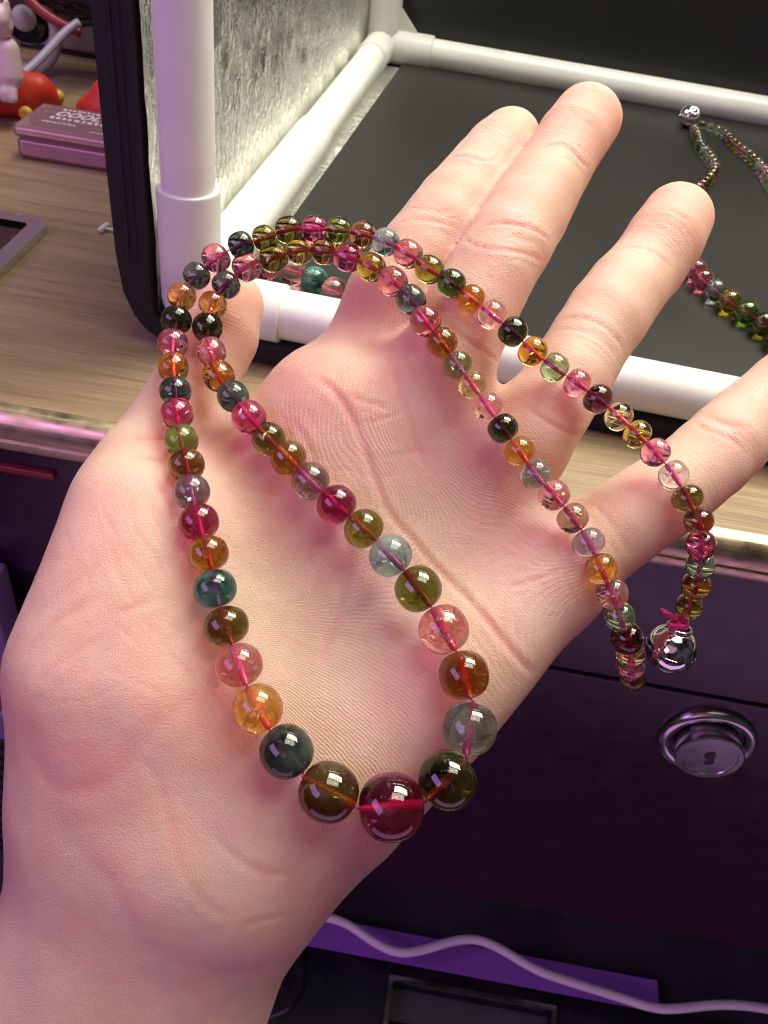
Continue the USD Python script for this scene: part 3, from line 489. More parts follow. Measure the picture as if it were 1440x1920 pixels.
cable = np.array([[-.17, .060, -.374], [-.09, .050, -.372], [-.0067, .0355, -.37], [.0096, .0347, -.37], [.03, .0268, -.37], [.0447, .0234, -.37], [.0585, .0269, -.37], [.0767, .0355, -.37], [.0893, .0388, -.37], [.1022, .0371, -.37], [.1246, .0289, -.37], [.1434, .0254, -.37], [.1621, .0232, -.37], [.1806, .0209, -.37], [.1959, .0196, -.37], [.218, .0241, -.37], [.2372, .0287, -.37], [.2625, .0309, -.37], [.36, .03, -.372]])
wc = thing('white_cable', 'white wavy cable running below the drawer', 'cable', DESK)
obj('wire', tube(spline(cable, 160), .0026, 16), LOOK['white_rubber'], wc, smooth=True)
# ------------------------------------------------------------------ photo light box of white tubes, foil lined, in a black cover
yb = -.0898; xl, yf = -.578 * .165, 1.5299 * .165
BO = np.array([math.cos(yb) * xl - math.sin(yb) * yf, math.sin(yb) * xl + math.cos(yb) * yf, 0])
BOX = matrix((math.cos(yb), math.sin(yb), 0), (-math.sin(yb), math.cos(yb), 0), (0, 0, 1), BO)
R, ZT, DEP, WID, HGT = .00807, .01676, .32995, .345, .30
tent = thing('photo_light_box', 'open photo light box of white tubes with foil sides and a black cloth cover', 'light box', BOX)
def cyl(a, b, r, sides=40): return tube([a, np.add(a, (np.array(b) - a) * .5), b], r, sides)
for a, b in [((0, 0, ZT), (WID, 0, ZT)), ((0, DEP, ZT), (WID, DEP, ZT)), ((0, 0, ZT), (0, 0, HGT)), ((0, DEP, ZT), (0, DEP, HGT)), ((0, 0, ZT), (0, DEP, ZT)), ((WID, 0, ZT), (WID, DEP, ZT)), ((WID, 0, ZT), (WID, 0, HGT)), ((WID, DEP, ZT), (WID, DEP, HGT))]:
    obj('tube', cyl(a, b, R), LOOK['white_plastic'], tent, smooth=45)
def sleeve(a, b, r):
    a, b = np.array(a, float), np.array(b, float); L = np.linalg.norm(b - a); e = .0007
    return aim(lathe([(.0, 0), (r, 0), (r, L - e), (r - e * .5, L - .0001), (r - e, L), (R - .0005, L)], 44), b - a, a)
for (x, y, sx, sy) in [(0, 0, 1, 1), (0, DEP, 1, -1), (WID, 0, -1, 1), (WID, DEP, -1, -1)]:
    rs = .0094
    ball = trimesh.creation.icosphere(3, rs); ball.apply_translation((x, y, ZT))
    long_y = .163 if (x, y) == (0, 0) else .034
    plate = extrude_along(Polygon([(0, 0), (.0215 * sx, 0), (0, .0235)][::1 if sx > 0 else -1]), 'y', -.0008, .0008); plate.apply_translation((x + sx * .004, y, ZT + .004))
    j = obj('corner_joint', cat(ball, sleeve((x, y, ZT), (x + sx * .031, y, ZT), rs), sleeve((x, y, ZT), (x, y, .053), rs + .0002), sleeve((x, y, ZT), (x, y + sy * long_y, ZT), rs - .0003)), LOOK['joint_plastic'], tent, smooth=40)
    if y > 0: obj('gusset', plate, LOOK['joint_plastic'], j, smooth=False)
gy, gz = np.meshgrid(np.linspace(-.004, DEP + .004, 168), np.linspace(.0085, HGT, 150), indexing='ij')
q = np.stack([gy * 55, gz * 30 + gy * 18, gy * 0], -1)
wr = (meshkit.fbm(q, 4, 3) - .5) * .0030 + (np.abs(meshkit.noise(q * .6 + 9, 5) - .5)) * .0018
def sheet(X, Y, Z, back=None):
    n, m = X.shape; v = np.stack([X, Y, Z], -1).reshape(-1, 3); i, j = np.meshgrid(np.arange(n - 1), np.arange(m - 1), indexing='ij')
    a = (i * m + j).ravel(); f = np.stack([a, a + m, a + m + 1, a + 1], 1)
    return trimesh.Trimesh(v, np.vstack([f[:, [0, 1, 2]], f[:, [0, 2, 3]]]), process=False)
obj('foil_lining', sheet(-.0098 + wr, gy, gz), LOOK['foil'], tent, smooth=True)
gx, g2 = np.meshgrid(np.linspace(-.0095, .0250, 24), np.linspace(.012, DEP - .010, 120), indexing='ij')
obj('foil_floor', sheet(gx, g2, .0078 + .0008 * meshkit.fbm(np.stack([gx * 160, g2 * 90, gx * 0], -1), 3, 8)), LOOK['foil'], tent, smooth=True)
out = [(-.0226, HGT), (-.0229, .10), (-.0227, .057), (-.0222, .030), (-.0208, .0170), (-.0175, .0088), (-.0135, .0042), (-.0085, .0016), (-.002, .0006), (WID + .02, .0006), (WID + .02, .0072), (-.004, .0072), (-.0075, .0076), (-.0108, .0105), (-.0118, .0160), (-.0122, HGT)]
cov = extrude_along(Polygon(out), 'y', -.0060, DEP + .012)
cv = obj('cloth_cover', cov, LOOK['black_cloth'], tent, smooth=40)
seam = np.array([[-.0166, -.0062, z] for z in np.linspace(.030, HGT, 60)])
obj('zip_seam', cat(*[tube(seam + [dx, 0, 0], .00035, 6) for dx in (-.0012, .0012)]), LOOK['black_cloth'], cv, smooth=True)
obj('back_panel', boxm(.0085, WID + .02, DEP + .0095, DEP + .0112, .0076, HGT), LOOK['black_board'], tent, smooth=False)
bd = thing('black_mat', 'matt black display mat lying inside the white tube frame', 'mat', BOX)
mp = Polygon([(.0095, .0045), (WID - .0095, .0045), (WID - .0095, DEP - .0085), (.0150, DEP - .0085)])
mm = trimesh.creation.extrude_polygon(mp, .0012, engine='earcut'); mm.apply_translation((0, 0, .0095))
obj('sheet', mm, LOOK['black_board'], bd, smooth=False)
MATZ = .0107
# ------------------------------------------------------------------ hand
# ---- hand: a smooth blend of tapered limbs (millimetres, x right, y up, z out of the palm), meshed by surface nets
def limb(P, nodes):
    d = None
    for (a, b) in zip(nodes[:-1], nodes[1:]):
        a, b = np.asarray(a), np.asarray(b)
        ba = b[:3] - a[:3]
        t = np.clip(((P - a[:3]) @ ba) / (ba @ ba), 0, 1)
        q = P - a[:3] - t[..., None] * ba
        e = np.sqrt((q * q).sum(-1)) - (a[3] + t * (b[3] - a[3]))
        d = e if d is None else soft(d, e, 0.4)
    return d
def soft(a, b, k):
    h = np.maximum(k - np.abs(a - b), 0) / k
    return np.minimum(a, b) - h * h * k * 0.25
def hand_field(P):
    palm = None
    for k, nodes in PALM:
        e = limb(P, nodes)
        palm = e if palm is None else soft(palm, e, k)
    for c, rr, dep in HOLLOWS:
        q = (P - np.asarray(c)) / np.asarray(rr)
        palm = palm + dep * np.exp(-(q * q).sum(-1))
    fing = None
    for k, nodes in FINGERS:
        e = limb(P, nodes)
        fing = e if fing is None else soft(fing, e, 1.3)
    d = soft(palm, fing, 7.0)
    return np.maximum(d, np.maximum(LO + 2.5 - P, P - HI + 2.5).max(-1))      # the forearm ends outside the picture
def surface_nets(field, lo, hi, step):
    n = np.ceil((np.asarray(hi) - lo) / step).astype(int) + 1
    ax = [lo[i] + step * np.arange(n[i]) for i in range(3)]
    S = np.empty(n, np.float32)
    for i0 in range(0, n[0], 16):
        g = np.stack(np.meshgrid(ax[0][i0:i0 + 16], ax[1], ax[2], indexing='ij'), -1).astype(np.float32)
        S[i0:i0 + 16] = field(g)
    inside = S < 0
    acc = np.zeros((*(n - 1), 3), np.float32); cnt = np.zeros(n - 1, np.int32)
    corners = [(i, j, k) for i in (0, 1) for j in (0, 1) for k in (0, 1)]
    sl = lambda c: tuple(slice(c[i], n[i] - 1 + c[i]) for i in range(3))
    for a in corners:
        for ax_ in range(3):
            if a[ax_]: continue
            b = list(a); b[ax_] = 1
            sa, sb = S[sl(a)], S[sl(b)]
            cr = (sa < 0) != (sb < 0)
            t = np.where(cr, sa / np.where(cr, sa - sb, 1), 0)
            p = np.zeros((*cr.shape, 3), np.float32)
            for q in range(3): p[..., q] = a[q]
            p[..., ax_] += t
            acc += p * cr[..., None]; cnt += cr
    cell = cnt > 0
    idx = -np.ones(n - 1, int); idx[cell] = np.arange(cell.sum())
    V = np.asarray(lo) + step * (np.argwhere(cell) + acc[cell] / cnt[cell][:, None])
    F = []
    for ax_ in range(3):
        o = [i for i in range(3) if i != ax_]
        a = [slice(1, n[i] - 1) for i in range(3)]; b = list(a)
        a[ax_] = slice(0, n[ax_] - 1); b[ax_] = slice(1, n[ax_])
        A, B = inside[tuple(a)], inside[tuple(b)]
        pos = np.argwhere(A != B); sgn = A[A != B]
        off = np.zeros(3, int)
        for i in o: off[i] = 1
        pos = pos + off
        def at(d0, d1):
            q = pos.copy(); q[:, o[0]] -= d0; q[:, o[1]] -= d1
            return idx[q[:, 0], q[:, 1], q[:, 2]]
        quad = np.stack([at(1, 1), at(0, 1), at(0, 0), at(1, 0)], 1)
        flip = sgn if ax_ != 1 else ~sgn
        quad[~flip] = quad[~flip][:, ::-1]
        F.append(quad)
    F = np.vstack(F)
    return V, np.vstack([F[:, [0, 1, 2]], F[:, [0, 2, 3]]])
def poly_dist(P, line):
    best = np.full(len(P), 1e9); 
    for a, b in zip(line[:-1], line[1:]):
        ba = b - a; t = np.clip(((P - a) @ ba) / (ba @ ba + 1e-9), 0, 1)
        best = np.minimum(best, np.linalg.norm(P - a - t[:, None] * ba, axis=1))
    return best
def vertex_normals(V, F):
    fn = np.cross(V[F[:, 1]] - V[F[:, 0]], V[F[:, 2]] - V[F[:, 0]]); N = np.zeros_like(V)
    for k in range(3): np.add.at(N, F[:, k], fn)
    return N / (np.linalg.norm(N, axis=1, keepdims=True) + 1e-12)
def settle(V, n=2):
    for _ in range(n):                                    # move onto the true surface
        e = 0.2; d = hand_field(V)
        g = np.stack([hand_field(V + e * np.eye(3)[k]) - d for k in range(3)], 1) / e
        V = V - (d / np.maximum((g * g).sum(1), .3))[:, None] * g * .9
    return V
def relax(V, F, n=2):
    from scipy.sparse import coo_matrix
    i = np.concatenate([F[:, 0], F[:, 1], F[:, 2]]); j = np.concatenate([F[:, 1], F[:, 2], F[:, 0]])
    A = coo_matrix((np.ones(len(i) * 2), (np.r_[i, j], np.r_[j, i])), shape=(len(V), len(V))).tocsr(); deg = np.asarray(A.sum(1))
    for _ in range(n): V = .5 * V + .5 * (A @ V) / deg
    return V
def hand_mesh(step=1.25, levels=1):
    V, F = surface_nets(hand_field, LO, HI, step)
    V = relax(settle(V), F, 2)
    for _ in range(levels):
        V, F = trimesh.remesh.subdivide(V, F)
        V = relax(settle(V, 1), F, 2)
    D2 = np.sort(np.stack([limb(V, n) for _, n in FINGERS]), axis=0)
    gm = (np.exp(-((D2[1] - D2[0]) / 1.6) ** 2) * (D2[1] < 2.5))[:, None]
    for _ in range(14): V = V + gm * (relax(V, F, 1) - V)
    # the palm and wrist are softer than the sum of their bones: even them out, leave the fingers
    fing = np.min([limb(V, n) for _, n in FINGERS], axis=0)
    m = np.clip((fing - 1.0) / 5, 0, 1)[:, None]
    for _ in range(int((90 if levels else 24) * (1.15 / step) ** 2)): V = V + m * (relax(V, F, 1) - V)
    return V, F

V, F = hand_mesh(1.15, 1)
Nn = vertex_normals(V, F)
front = Nn[:, 2] > -.05
carve = np.zeros(len(V)); crease = np.zeros(len(V))
for w, dp, pts in CREASES:
    line = np.array(pts, float)
    if len(line) > 2: line = spline(line, 6 * len(line))
    lo_, hi_ = line.min(0) - 5, line.max(0) + 5
    near = np.where(((V > lo_) & (V < hi_)).all(1) & front)[0]
    if not len(near): continue
    dd = poly_dist(V[near], line)
    ends = np.minimum(np.linalg.norm(V[near] - line[0], axis=1), np.linalg.norm(V[near] - line[-1], axis=1))
    fade = np.clip(ends / (1.8 * w + .8), .25, 1)
    prof = (-np.exp(-(dd / (.55 * w)) ** 2) + .30 * np.exp(-((dd - 1.5 * w) / (.8 * w)) ** 2)) * dp * fade
    carve[near] = np.where(np.abs(prof) > np.abs(carve[near]), prof, carve[near])
    crease[near] = np.maximum(crease[near], np.exp(-(dd / (.9 * w)) ** 2) * fade * min(1, dp / .4))
V = V + Nn * (carve + (meshkit.fbm(V * .09 + 40, 3, 2) - .5) * .7)[:, None]
# patches of blush: finger tips, pads, the base of the thumb
tips = [np.array(n[-1][:3]) for _, n in FINGERS]
blush = .01 + .60 * (meshkit.fbm(V * .05 + 17, 3, 4) - .40) + .45 * (meshkit.fbm(V * .16 + 7, 4, 9) - .5)
for t in tips[:4]: blush += .26 * np.exp(-(np.linalg.norm(V - t, axis=1) / 11) ** 2)
blush += .25 * np.exp(-(np.linalg.norm((V - tips[4]) / [1, 1.4, 1], axis=1) / 24) ** 2)
for _, n in FINGERS[:4]: blush += .22 * np.exp(-(np.linalg.norm(V - np.array(n[0][:3]), axis=1) / 14) ** 2)
for c, s_, a_ in [((-38, -35, 14), 16, .20), ((-20, 8, 2), 16, .22), ((5, -40, 12), 22, .22), ((-14, -78, 12), 16, .22), ((22, 22, 0), 13, .22), ((-30, 10, 6), 12, .25)]:
    blush += a_ * np.exp(-(np.linalg.norm(V - np.array(c), axis=1) / s_) ** 2)
blush = np.clip(blush + .30 * crease, 0, 1)
# print ridges: level lines of a smooth field; along each finger they run across it
def axis_param(P, nodes):
    best, par = np.full(len(P), 1e9), np.zeros(len(P)); s = 0
    for a, b in zip(nodes[:-1], nodes[1:]):
        a_, b_ = np.array(a[:3]), np.array(b[:3]); ba = b_ - a_; L = np.linalg.norm(ba)
        t = ((P - a_) @ ba) / L ** 2; tc = np.clip(t, -.2, 1.6); dd = np.linalg.norm(P - a_ - tc[:, None] * ba, axis=1)
        m = dd < best; best[m] = dd[m]; par[m] = s + t[m] * L; s += L
    return best, par
c1 = np.array([26., 12, 0]); warp = np.stack([meshkit.fbm(V * .045 + k * 31, 2, k) - .5 for k in range(2)], 1) * 14
pq = V[:, :2] + warp
phi = np.linalg.norm(pq - c1[:2], axis=1)
side = 1 / (1 + np.exp(-(V[:, 1] + 20) / 9)); phi = phi * side + (pq[:, 0] * .95 + pq[:, 1] * .1) * (1 - side)
fing_k = np.zeros(len(V)); tip_k = np.zeros(len(V))
for _, nodes in FINGERS:
    dd, par = axis_param(V, nodes)
    k = 1 / (1 + np.exp((dd - 11.5) / .8)) / (1 + np.exp(-(par - 11) / 2.5))
    tipc = np.array(nodes[-1][:3]); whorl = np.linalg.norm((V - tipc) * [1, 1, .4], axis=1)
    fing_k = np.maximum(fing_k, k); tip_k = np.maximum(tip_k, np.exp(-(whorl / 10) ** 2)); phi = phi * (1 - k) + (par + 1.1 * np.sin(par * .55) + warp[:, 0] * .3) * k
vein = np.zeros(len(V))
for line in ([(-52, -42, 12), (-47, -56, 12), (-40, -66, 12), (-34, -78, 12), (-33, -95, 12)], [(-36, -58, 12), (-28, -66, 12), (-24, -80, 12), (-26, -98, 12)], [(-60, -62, 10), (-58, -80, 10), (-56, -98, 10)], [(-44, -20, 12), (-40, -34, 13), (-30, -46, 13), (-24, -58, 13)]):
    l_ = spline(np.array(line, float), 30); dd = np.linalg.norm(V[:, None, :2] - l_[None, :, :2], axis=2).min(1) if len(V) < 5000 else np.min([np.hypot(V[:, 0] - p[0], V[:, 1] - p[1]) for p in l_], axis=0)
    vein = np.maximum(vein, np.exp(-(dd / (2.2 + 1.2 * meshkit.noise(V * .1, 3))) ** 2) * (.45 + .55 * meshkit.noise(V * .12 + 9, 2)))
deep = np.zeros(len(V)) + .10
for c, w_, k_ in [((-6, -35), 19, .75), ((20, -4), 20, .75), ((-10, 19), 13, .6), ((8, 22), 14, .45), ((34, -14), 12, .5), ((2, 0), 14, .35)]:
    deep += k_ * np.exp(-((V[:, 0] - c[0]) ** 2 + (V[:, 1] - c[1]) ** 2) / w_ ** 2)
deep = np.minimum(deep, .9) * (1 - fing_k) + fing_k * (.40 + .75 * tip_k)
deep = deep * np.clip((Nn[:, 2] - .15) * 2, 0, 1) * (1 - .6 * crease) * np.clip(.35 + 1.3 * meshkit.fbm(V * .08 + 3, 3, 11), 0, 1.2)
hand = thing('hand', 'open left hand held palm up with a bead necklace draped over it', 'hand', matrix(*HAND_AXES, HAND_ORIGIN))
hs = V * .001
hm = usdkit.mesh(stage, path_for('skin', hand), (hs, F), LOOK['skin'], smooth=True)
float_primvar(hm, 'blush', blush); float_primvar(hm, 'vein', vein * (Nn[:, 2] > 0)); float_primvar(hm, 'ridge', phi * (2 * np.pi / .62)); float_primvar(hm, 'print_depth', deep)
# ------------------------------------------------------------------ necklace on the hand
def bead_mesh(c, axis, r, a, sides=28, rings=18, lump=0.012, seed=0, full=.84):
    t = np.linspace(0, np.pi, rings); s, k = np.sin(t), np.cos(t)
    prof = np.stack([r * s ** full, a * np.sign(k) * np.abs(k) ** .95], 1)
    m = lathe(prof[::-1], sides)
    v = m.vertices; m.vertices = v * (1 + lump * (meshkit.noise(v / r * 1.3 + seed * 7.7, seed) - .5)[:, None])
    return aim(m, axis, c)
def flakes(c, r, n, rg, size=.24):
    """Small internal fractures: thin curved flakes within the stone."""
    vs, fs = [], []
    for k in range(n):
        d = rg.normal(size=3); d /= np.linalg.norm(d); p = c + d * r * rg.uniform(.15, .72)
        u = rg.normal(size=3); u /= np.linalg.norm(u); w = np.cross(u, rg.normal(size=3)); w /= np.linalg.norm(w); nn = np.cross(u, w)
        L, W_ = r * rg.uniform(.4, 1.) * size, r * rg.uniform(.25, .6) * size
        b = len(vs) * 5
        vs.append(np.array([p - u * L, p + w * W_, p + u * L, p - w * W_ * rg.uniform(.2, .8), p + nn * L * .18])); fs.append(np.array([[0, 1, 4], [1, 2, 4], [2, 3, 4], [3, 0, 4]]) + b)
    return trimesh.Trimesh(np.vstack(vs), np.vstack(fs), process=False)
SPARK = {'gold': 26, 'amber_brown': 12, 'pink': 14, 'light_pink': 6, 'amber': 8, 'teal': 6, 'pale_teal': 10, 'dark_teal': 10, 'olive_brown': 8, 'dusty_pink': 16, 'magenta': 12, 'rose': 10, 'grey_green': 10, 'plum': 7, 'grey': 5, 'magenta_dark': 8, 'lavender': 6, 'green': 8, 'brown': 8, 'pale_green': 6, 'dark_olive': 5}
def string_beads(owner, rows, origin, cord_r, knot=False, detail=True):
    C = np.array([r[:3] for r in rows]) * 1e-3 - origin
    T = np.gradient(C, axis=0); T /= np.linalg.norm(T, axis=1, keepdims=True)
    # the cord fills the bore inside each bead and is thin where it shows between two beads
    path, rr_ = [], []
    for i, row in enumerate(rows):
        a_, rb_ = row[4] * 1e-3, .00010 + .105 * row[3] * 1e-3
        for q, k in ((-.97, .36), (-.82, .45), (-.62, .95), (-.2, 1.0), (.2, 1.0), (.62, .95), (.82, .45), (.97, .36)):
            path.append(C[i] + T[i] * a_ * q); rr_.append(rb_ * k * (1.0 if detail or row[3] > 3.6 else .45))
    obj('cord', tube(path, np.array(rr_) * cord_r, 12), LOOK['magenta_cord'], owner, smooth=True)
    for i, row in enumerate(rows):
        r, a, kind = row[3] * 1e-3, row[4] * 1e-3, row[5]
        m = bead_mesh(C[i], T[i], r, a * .985, *((30, 20) if detail else (18, 11)), seed=i, full=(.98 if not detail else .72 if r < .0034 else .84))
        pr = obj('bead', m, LOOK['stone_' + kind], owner, smooth=True, label=GEMS[kind][2] + ' stone bead')
        if detail and r > .002:
            fl = flakes(C[i], min(r, a), int(SPARK.get(kind, 6) * 2.6), np.random.default_rng(100 + i))
            obj('fractures', fl, LOOK['fracture'], pr, smooth=True, kind='stuff')
    return C, T
nb = np.array([BEADS[0][0], BEADS[0][1], BEADS[0][2]]) * 1e-3
nk = thing('bead_necklace', 'graduated multicoloured stone bead necklace looped over the palm and fingers of the hand', 'necklace', matrix((1, 0, 0), (0, 1, 0), (0, 0, 1), nb))
C, T = string_beads(nk, BEADS, nb, .82)
def clasp(owner, c, axis, r, detail=True):
    k = .40
    prof = [(r * math.sin(t), -r * math.cos(t)) for t in np.linspace(0, np.pi - .46, 30)]
    zt = prof[-1][1]; rt = prof[-1][0]
    prof += [(rt * 1.12, zt + .04 * r), (rt * 1.16, zt + .12 * r), (rt * 1.04, zt + .17 * r), (rt * .80, zt + .16 * r), (rt * .70, zt + .06 * r), (rt * .62, zt - .25 * r), (.0, zt - .28 * r)]
    b = obj('clasp', aim(lathe(prof, 48), axis, c), LOOK['clasp_silver'], owner, smooth=60, label='polished silver ball clasp')
    obj('groove_ring', aim(lathe([(r * .985, -.03 * r), (r * 1.012, -.012 * r), (r * 1.012, .012 * r), (r * .985, .03 * r)], 48), axis, c), LOOK['chrome'], b, smooth=40)
    return b
cc = np.array([0.05909, 0.11941, 0.03602]) - nb
clasp(nk, cc, C[0] - cc, np.float64(0.00487))
kp = C[0] + (cc - C[0]) * .42
tt = np.linspace(0, 4.2 * np.pi, 46); ax_ = (cc - C[0]) / np.linalg.norm(cc - C[0]); u_ = np.cross(ax_, [0, 0, 1.]); u_ /= np.linalg.norm(u_); w_ = np.cross(ax_, u_)
coil = kp + (.00105 + .0003 * np.sin(tt * 1.7))[:, None] * (np.cos(tt)[:, None] * u_ + np.sin(tt)[:, None] * w_) + ((tt / tt.max() - .5) * .0022)[:, None] * ax_
end1 = spline([kp + u_ * .001, kp + np.array([-.0016, -.0002, .0012]), kp + np.array([-.0034, 0, .0022]), kp + np.array([-.0046, .0006, .0021])], 12)
end2 = spline([kp - u_ * .0008, kp + np.array([-.0012, -.0012, .0004]), kp + np.array([-.0030, -.0014, .0010])], 10)
obj('cord_knot', cat(tube(coil, .00052, 8), tube(end1, np.linspace(.0005, .00062, 12), 8), tube(end2, .00048, 8), tube([C[0], kp, cc], .0005, 8)), LOOK['magenta_cord'], nk, smooth=True)
obj('end_collar', aim(lathe([(.0, 0), (.0009, 0), (.0009, .0022), (.0, .0022)], 16), cc - kp, kp + (cc - kp) * .25), LOOK['steel'], nk, smooth=40)
# ------------------------------------------------------------------ two more strings on the mat
KINDS = ['pale_green', 'light_pink', 'olive', 'golden_olive', 'green', 'dusty_pink', 'brown_pink', 'pale_teal', 'olive_brown', 'pink', 'grey_green', 'dark_green', 'rose']
def lay(poly, r0, r1, seed, kinds=None):
    p = spline(np.array([[x, y, 0] for x, y in poly]), 600); s = np.r_[0, np.cumsum(np.linalg.norm(np.diff(p, axis=0), axis=1))]; L = s[-1]
    rows, at_, g = [], 0., np.random.default_rng(seed)
    while at_ < L:
        r = r0 + (r1 - r0) * at_ / L; x, y = np.interp(at_ + r * .85, s, p[:, 0]), np.interp(at_ + r * .85, s, p[:, 1])
        k = kinds[len(rows) % len(kinds)] if kinds and len(rows) < len(kinds) else KINDS[g.integers(len(KINDS))]
        rows.append((x * 1e3, y * 1e3, (MATZ + r) * 1e3, r * 1e3, r * .93 * 1e3, k)); at_ += 1.92 * r
    return rows
n2 = thing('bead_necklace', 'string of tiny stone beads with a round silver clasp lying on the black mat', 'necklace', BOX)
A = lay([(.1850, .2880), (.1864, .279), (.1871, .2551), (.1903, .2406), (.1909, .2251), (.1868, .2081), (.1800, .1900), (.1700, .165), (.1640, .140), (.1660, .118), (.1696, .107), (.1727, .0948), (.1762, .0850), (.180, .0796), (.1843, .0725), (.1906, .0656), (.1955, .058), (.2150, .040)], .0026, .0050, 3)
B2 = lay([(.1890, .2965), (.1901, .2955), (.2, .2900), (.2053, .2736), (.2108, .259), (.2157, .2425), (.2182, .2207), (.222, .190), (.226, .15)], .0025, .0038, 5)
def strand(owner, rows):
    string_beads(owner, rows, np.zeros(3), .40, detail=False)
strand(n2, A); strand(n2, B2)
clasp(n2, np.array([.1825, .2960, MATZ + .0056]), (.25, -.6, .75), .0056)
n3 = thing('bead_bracelet', 'short string of pink and green stone beads behind the front white tube', 'bracelet', BOX)
strand(n3, lay([(.0120, .0330), (.018, .0316), (.0282, .0312), (.0362, .0263), (.0434, .0224), (.056, .0205), (.070, .0205), (.084, .021)], .0050, .0050, 9, ['rose', 'light_pink', 'teal', 'light_pink', 'dark_teal']))
# ------------------------------------------------------------------ things on the desk behind the box
pc = thing('pink_case', 'clear pink plastic case with white lettering on its lid', 'case', DESK)
cx0, cx1, cy0, cy1 = -.1905, -.118, .1740, .2050
def clear_box(x0, x1, y0, y1, z0, z1, r, t):
    o = rbox(x0, x1, y0, y1, z0, z1, r); i = rbox(x0 + t, x1 - t, y0 + t, y1 - t, z0 + t, z1 - t, max(r - t, .0006))
    i.faces = i.faces[:, ::-1]; return cat(o, i)
obj('box_base', clear_box(cx0, cx1, cy0, cy1, .0003, .0090, .0022, .0011), LOOK['pink_clear'], pc)
lid = obj('lid', clear_box(cx0 - .0008, cx1 + .0008, cy0 - .0008, cy1 + .0008, .0094, .0148, .0024, .0011), LOOK['pink_clear'], pc)
def words(text, h, x, y, name='lettering', slant=.25):
    m = meshkit.text_mesh(text, h, .0002, bold=True); v = m.vertices.copy(); v[:, 0] += v[:, 1] * slant; m.vertices = v + [x, y, .0150]; return obj(name, m, LOOK['white_print'], lid, smooth=False)
words('COOL PEA', .0054, -.1800, .1915)
small = []
g = np.random.default_rng(4)
for row, (y, x0, x1, hh) in enumerate([(.1990, -.1785, -.152, .0017), (.1875, -.1800, -.130, .0024), (.1825, -.1815, -.166, .0012), (.1782, -.158, -.148, .0010)]):
    x = x0
    while x < x1:
        w = hh * g.uniform(.5, 1.0); small.append(boxm(x, x + w, y, y + hh * g.uniform(.7, 1), .0150, .0151)); x += w + hh * g.uniform(.35, .6)
obj('small_print', cat(*small), LOOK['white_print'], lid, smooth=False)
def blob(parts, k, step, lo, hi):
    """A smooth toy shape from tapered limbs, in millimetres."""
    def f(P):
        d = None
        for n in parts:
            e = limb(P, n); d = e if d is None else soft(d, e, k)
        return d
    v, fc = surface_nets(f, np.array(lo, float), np.array(hi, float), step); return trimesh.Trimesh(v * .001, fc, process=False)
def place(m, o):
    m.apply_translation(o); return m
t1 = thing('toy_figurine', 'plump red toy animal with yellow studs lying beside the pink case', 'toy', DESK)
o1 = (-.2190, .2260, 0)
obj('body', place(blob([[(-16, -4, 9, 9), (4, 0, 11, 11), (13, 6, 10, 8)], [(8, -2, 6, 6), (-4, -8, 6, 6)], [(13, 8, 8, 6), (19, 12, 5, 4)]], 5, 1.0, (-30, -22, -.5), (30, 24, 28)), o1), LOOK['red_vinyl'], t1, smooth=True)
obj('tail_tip', place(trimesh.creation.icosphere(3, .0032), (o1[0] + .0205, o1[1] + .0125, .0065)), LOOK['yellow_vinyl'], t1, smooth=True)
obj('stud', fy(lathe([(.0, .0012), (.0010, .0014), (.0024, .0018), (.0034, .0006), (.0034, -.0008)], 24), (-.2040, .2140, .0048)), LOOK['yellow_vinyl'], t1, smooth=True)
t2 = thing('toy_figurine', 'red cone shaped toy half hidden behind the black cloth cover', 'toy', DESK)
obj('body', place(blob([[(0, 0, 6, 8), (2, 0, 12, 7), (6, 2, 20, 3)], [(-8, -2, 4, 5), (8, -2, 5, 7)]], 6, 1.0, (-24, -20, -.5), (28, 22, 28)), (-.1750, .2370, 0)), LOOK['red_vinyl'], t2, smooth=True)
obj('tip', place(trimesh.creation.icosphere(2, .0016), (-.1688, .2392, .0222)), LOOK['yellow_vinyl'], t2, smooth=True)
t3 = thing('pale_figurine', 'pale pink sitting animal figurine with a dark eye at the left edge', 'figurine', DESK)
o3 = (-.2084, .2120, .0180)
obj('body', place(blob([[(0, 0, 4, 6.5), (-1, 2, 14, 6.0)], [(3, -5, -2, 2.0), (3.4, -6, -4, 2.0)], [(-.5, -6.5, -2, 2), (-.5, -7, -4, 1.8)]], 3.5, .6, (-14, -14, -9), (12, 12, 24)), o3), LOOK['pale_vinyl'], t3, smooth=True)
hd = obj('head', place(blob([[(-2.4, 2, 24.5, 6.2), (-2, 1, 27, 5.6)], [(-7, 3, 31, 2.4), (-8, 3, 34, 1.4)], [(1.5, 3, 31, 2.2), (2.2, 3, 33.5, 1.3)]], 2.5, .6, (-16, -10, 16), (10, 14, 38)), o3), LOOK['pale_vinyl'], t3, smooth=True)
obj('eye', place(trimesh.creation.icosphere(2, .0012), (o3[0] - .0028, o3[1] - .0040, o3[2] + .0248)), LOOK['eye_black'], hd, smooth=True)
obj('cheek', place(trimesh.creation.icosphere(2, .0012), (o3[0] - .0006, o3[1] - .0036, o3[2] + .0226)), LOOK['yellow_vinyl'], hd, smooth=True)
hp = thing('grey_headphones', 'grey plastic headphone band and ear piece behind the red toy', 'headphones', DESK)
aa = np.linspace(-1.9, 1.1, 40); hc = np.array([-.2330, .2860, .0215])
obj('band', tube(np.stack([hc[0] + .0155 * np.cos(aa), hc[1] + .004 * np.sin(aa), hc[2] + .0185 * np.sin(aa)], 1), .0034, 14), LOOK['grey_plastic'], hp, smooth=True)
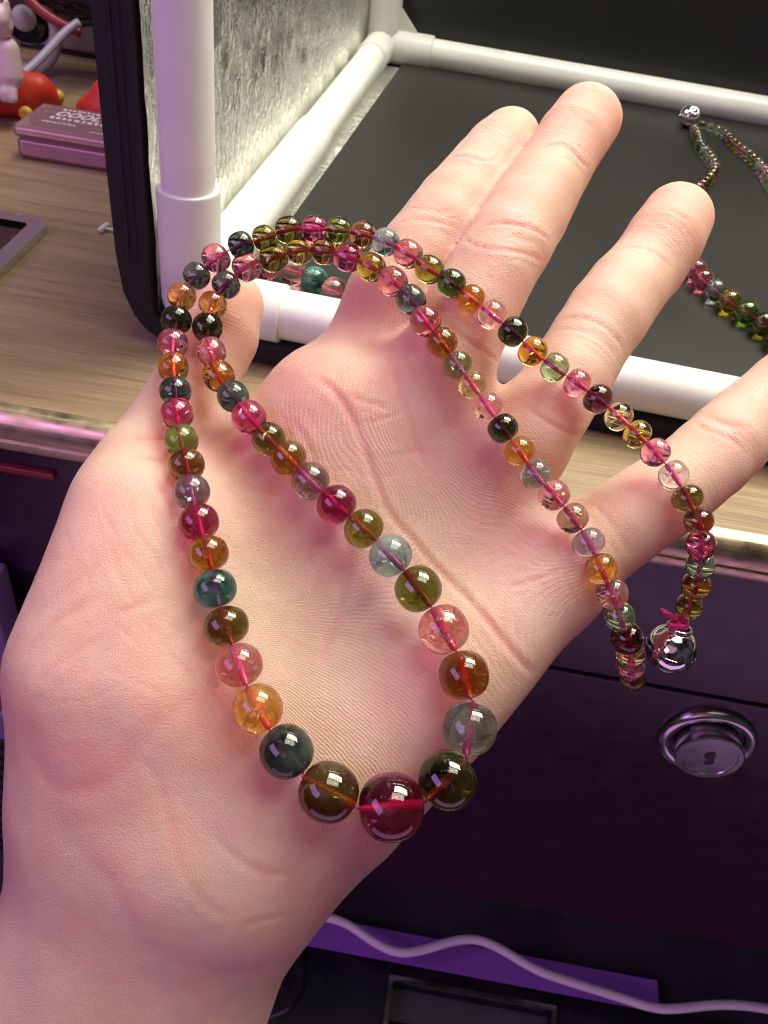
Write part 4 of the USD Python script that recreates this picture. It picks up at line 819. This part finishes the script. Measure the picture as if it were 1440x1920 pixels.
obj('ear_piece', place(trimesh.creation.icosphere(3, .0062), (hc[0] + .001, hc[1] - .004, hc[2] + .006)), LOOK['grey_plastic'], hp, smooth=True)
obj('cushion', fy(lathe([(.0, 0), (.012, 0), (.014, .003), (.012, .007), (.007, .006), (.0, .004)], 30), (hc[0] - .003, hc[1] + .010, hc[2] + .004)), LOOK['black_gloss'], hp, smooth=40)
bg = thing('black_bag', 'crumpled glossy black bag above the lavender cable', 'bag', DESK)
bs = trimesh.creation.icosphere(5, 1.0); bv = bs.vertices; crump = (np.abs(meshkit.fbm(bv * 2.6 + 5, 4, 6) - .5) - .1) * 1.0
bs.vertices = bv * (1 + crump[:, None] * .55) * [.050, .018, .026] + [-.1980, .2950, .0510]
obj('sack', bs, LOOK['black_gloss'], bg, smooth=True)
obj('red_hem', tube(spline([(-.228, .2760, .0420), (-.216, .2740, .0330), (-.2040, .2738, .0285), (-.1990, .2745, .0270)], 24), [.0026] * 24, 10), LOOK['red_vinyl_case'], bg, smooth=True)
lc = thing('lavender_cable', 'lavender cable curving down in front of the red toy', 'cable', DESK)
obj('wire', tube(spline([(-.1975, .2700, .0330), (-.2014, .2635, .0300), (-.2045, .2490, .0250), (-.2077, .2342, .0200), (-.2115, .2230, .0160), (-.215, .2131, .0120), (-.2230, .1960, .0070), (-.235, .178, .0030)], 60), .0021, 14), LOOK['lavender_rubber'], lc, smooth=True)
gb = thing('grey_box', 'pinkish grey box at the back of the desk behind the red toy', 'box', DESK)
obj('carton', rbox(-.262, -.150, .3225, .40, .003, .075, .002), LOOK['wall_paint'], gb)
obj('foot_strip', boxm(-.258, -.154, .326, .39, .0003, .0030), LOOK['dark_panel'], gb, smooth=False)
tg = thing('plastic_tag_pin', 'tiny white plastic tag pin on the wooden desktop', 'tag pin', DESK)
obj('shaft', tube([(-.1300, .1195, .0012), (-.124, .1200, .0012), (-.117, .1206, .0012)], .0006, 8), LOOK['joint_plastic'], tg, smooth=True)
obj('crossbar', tube([(-.1312, .1165, .0014), (-.1308, .1195, .0014), (-.1306, .1225, .0014)], .0012, 8), LOOK['joint_plastic'], tg, smooth=True)
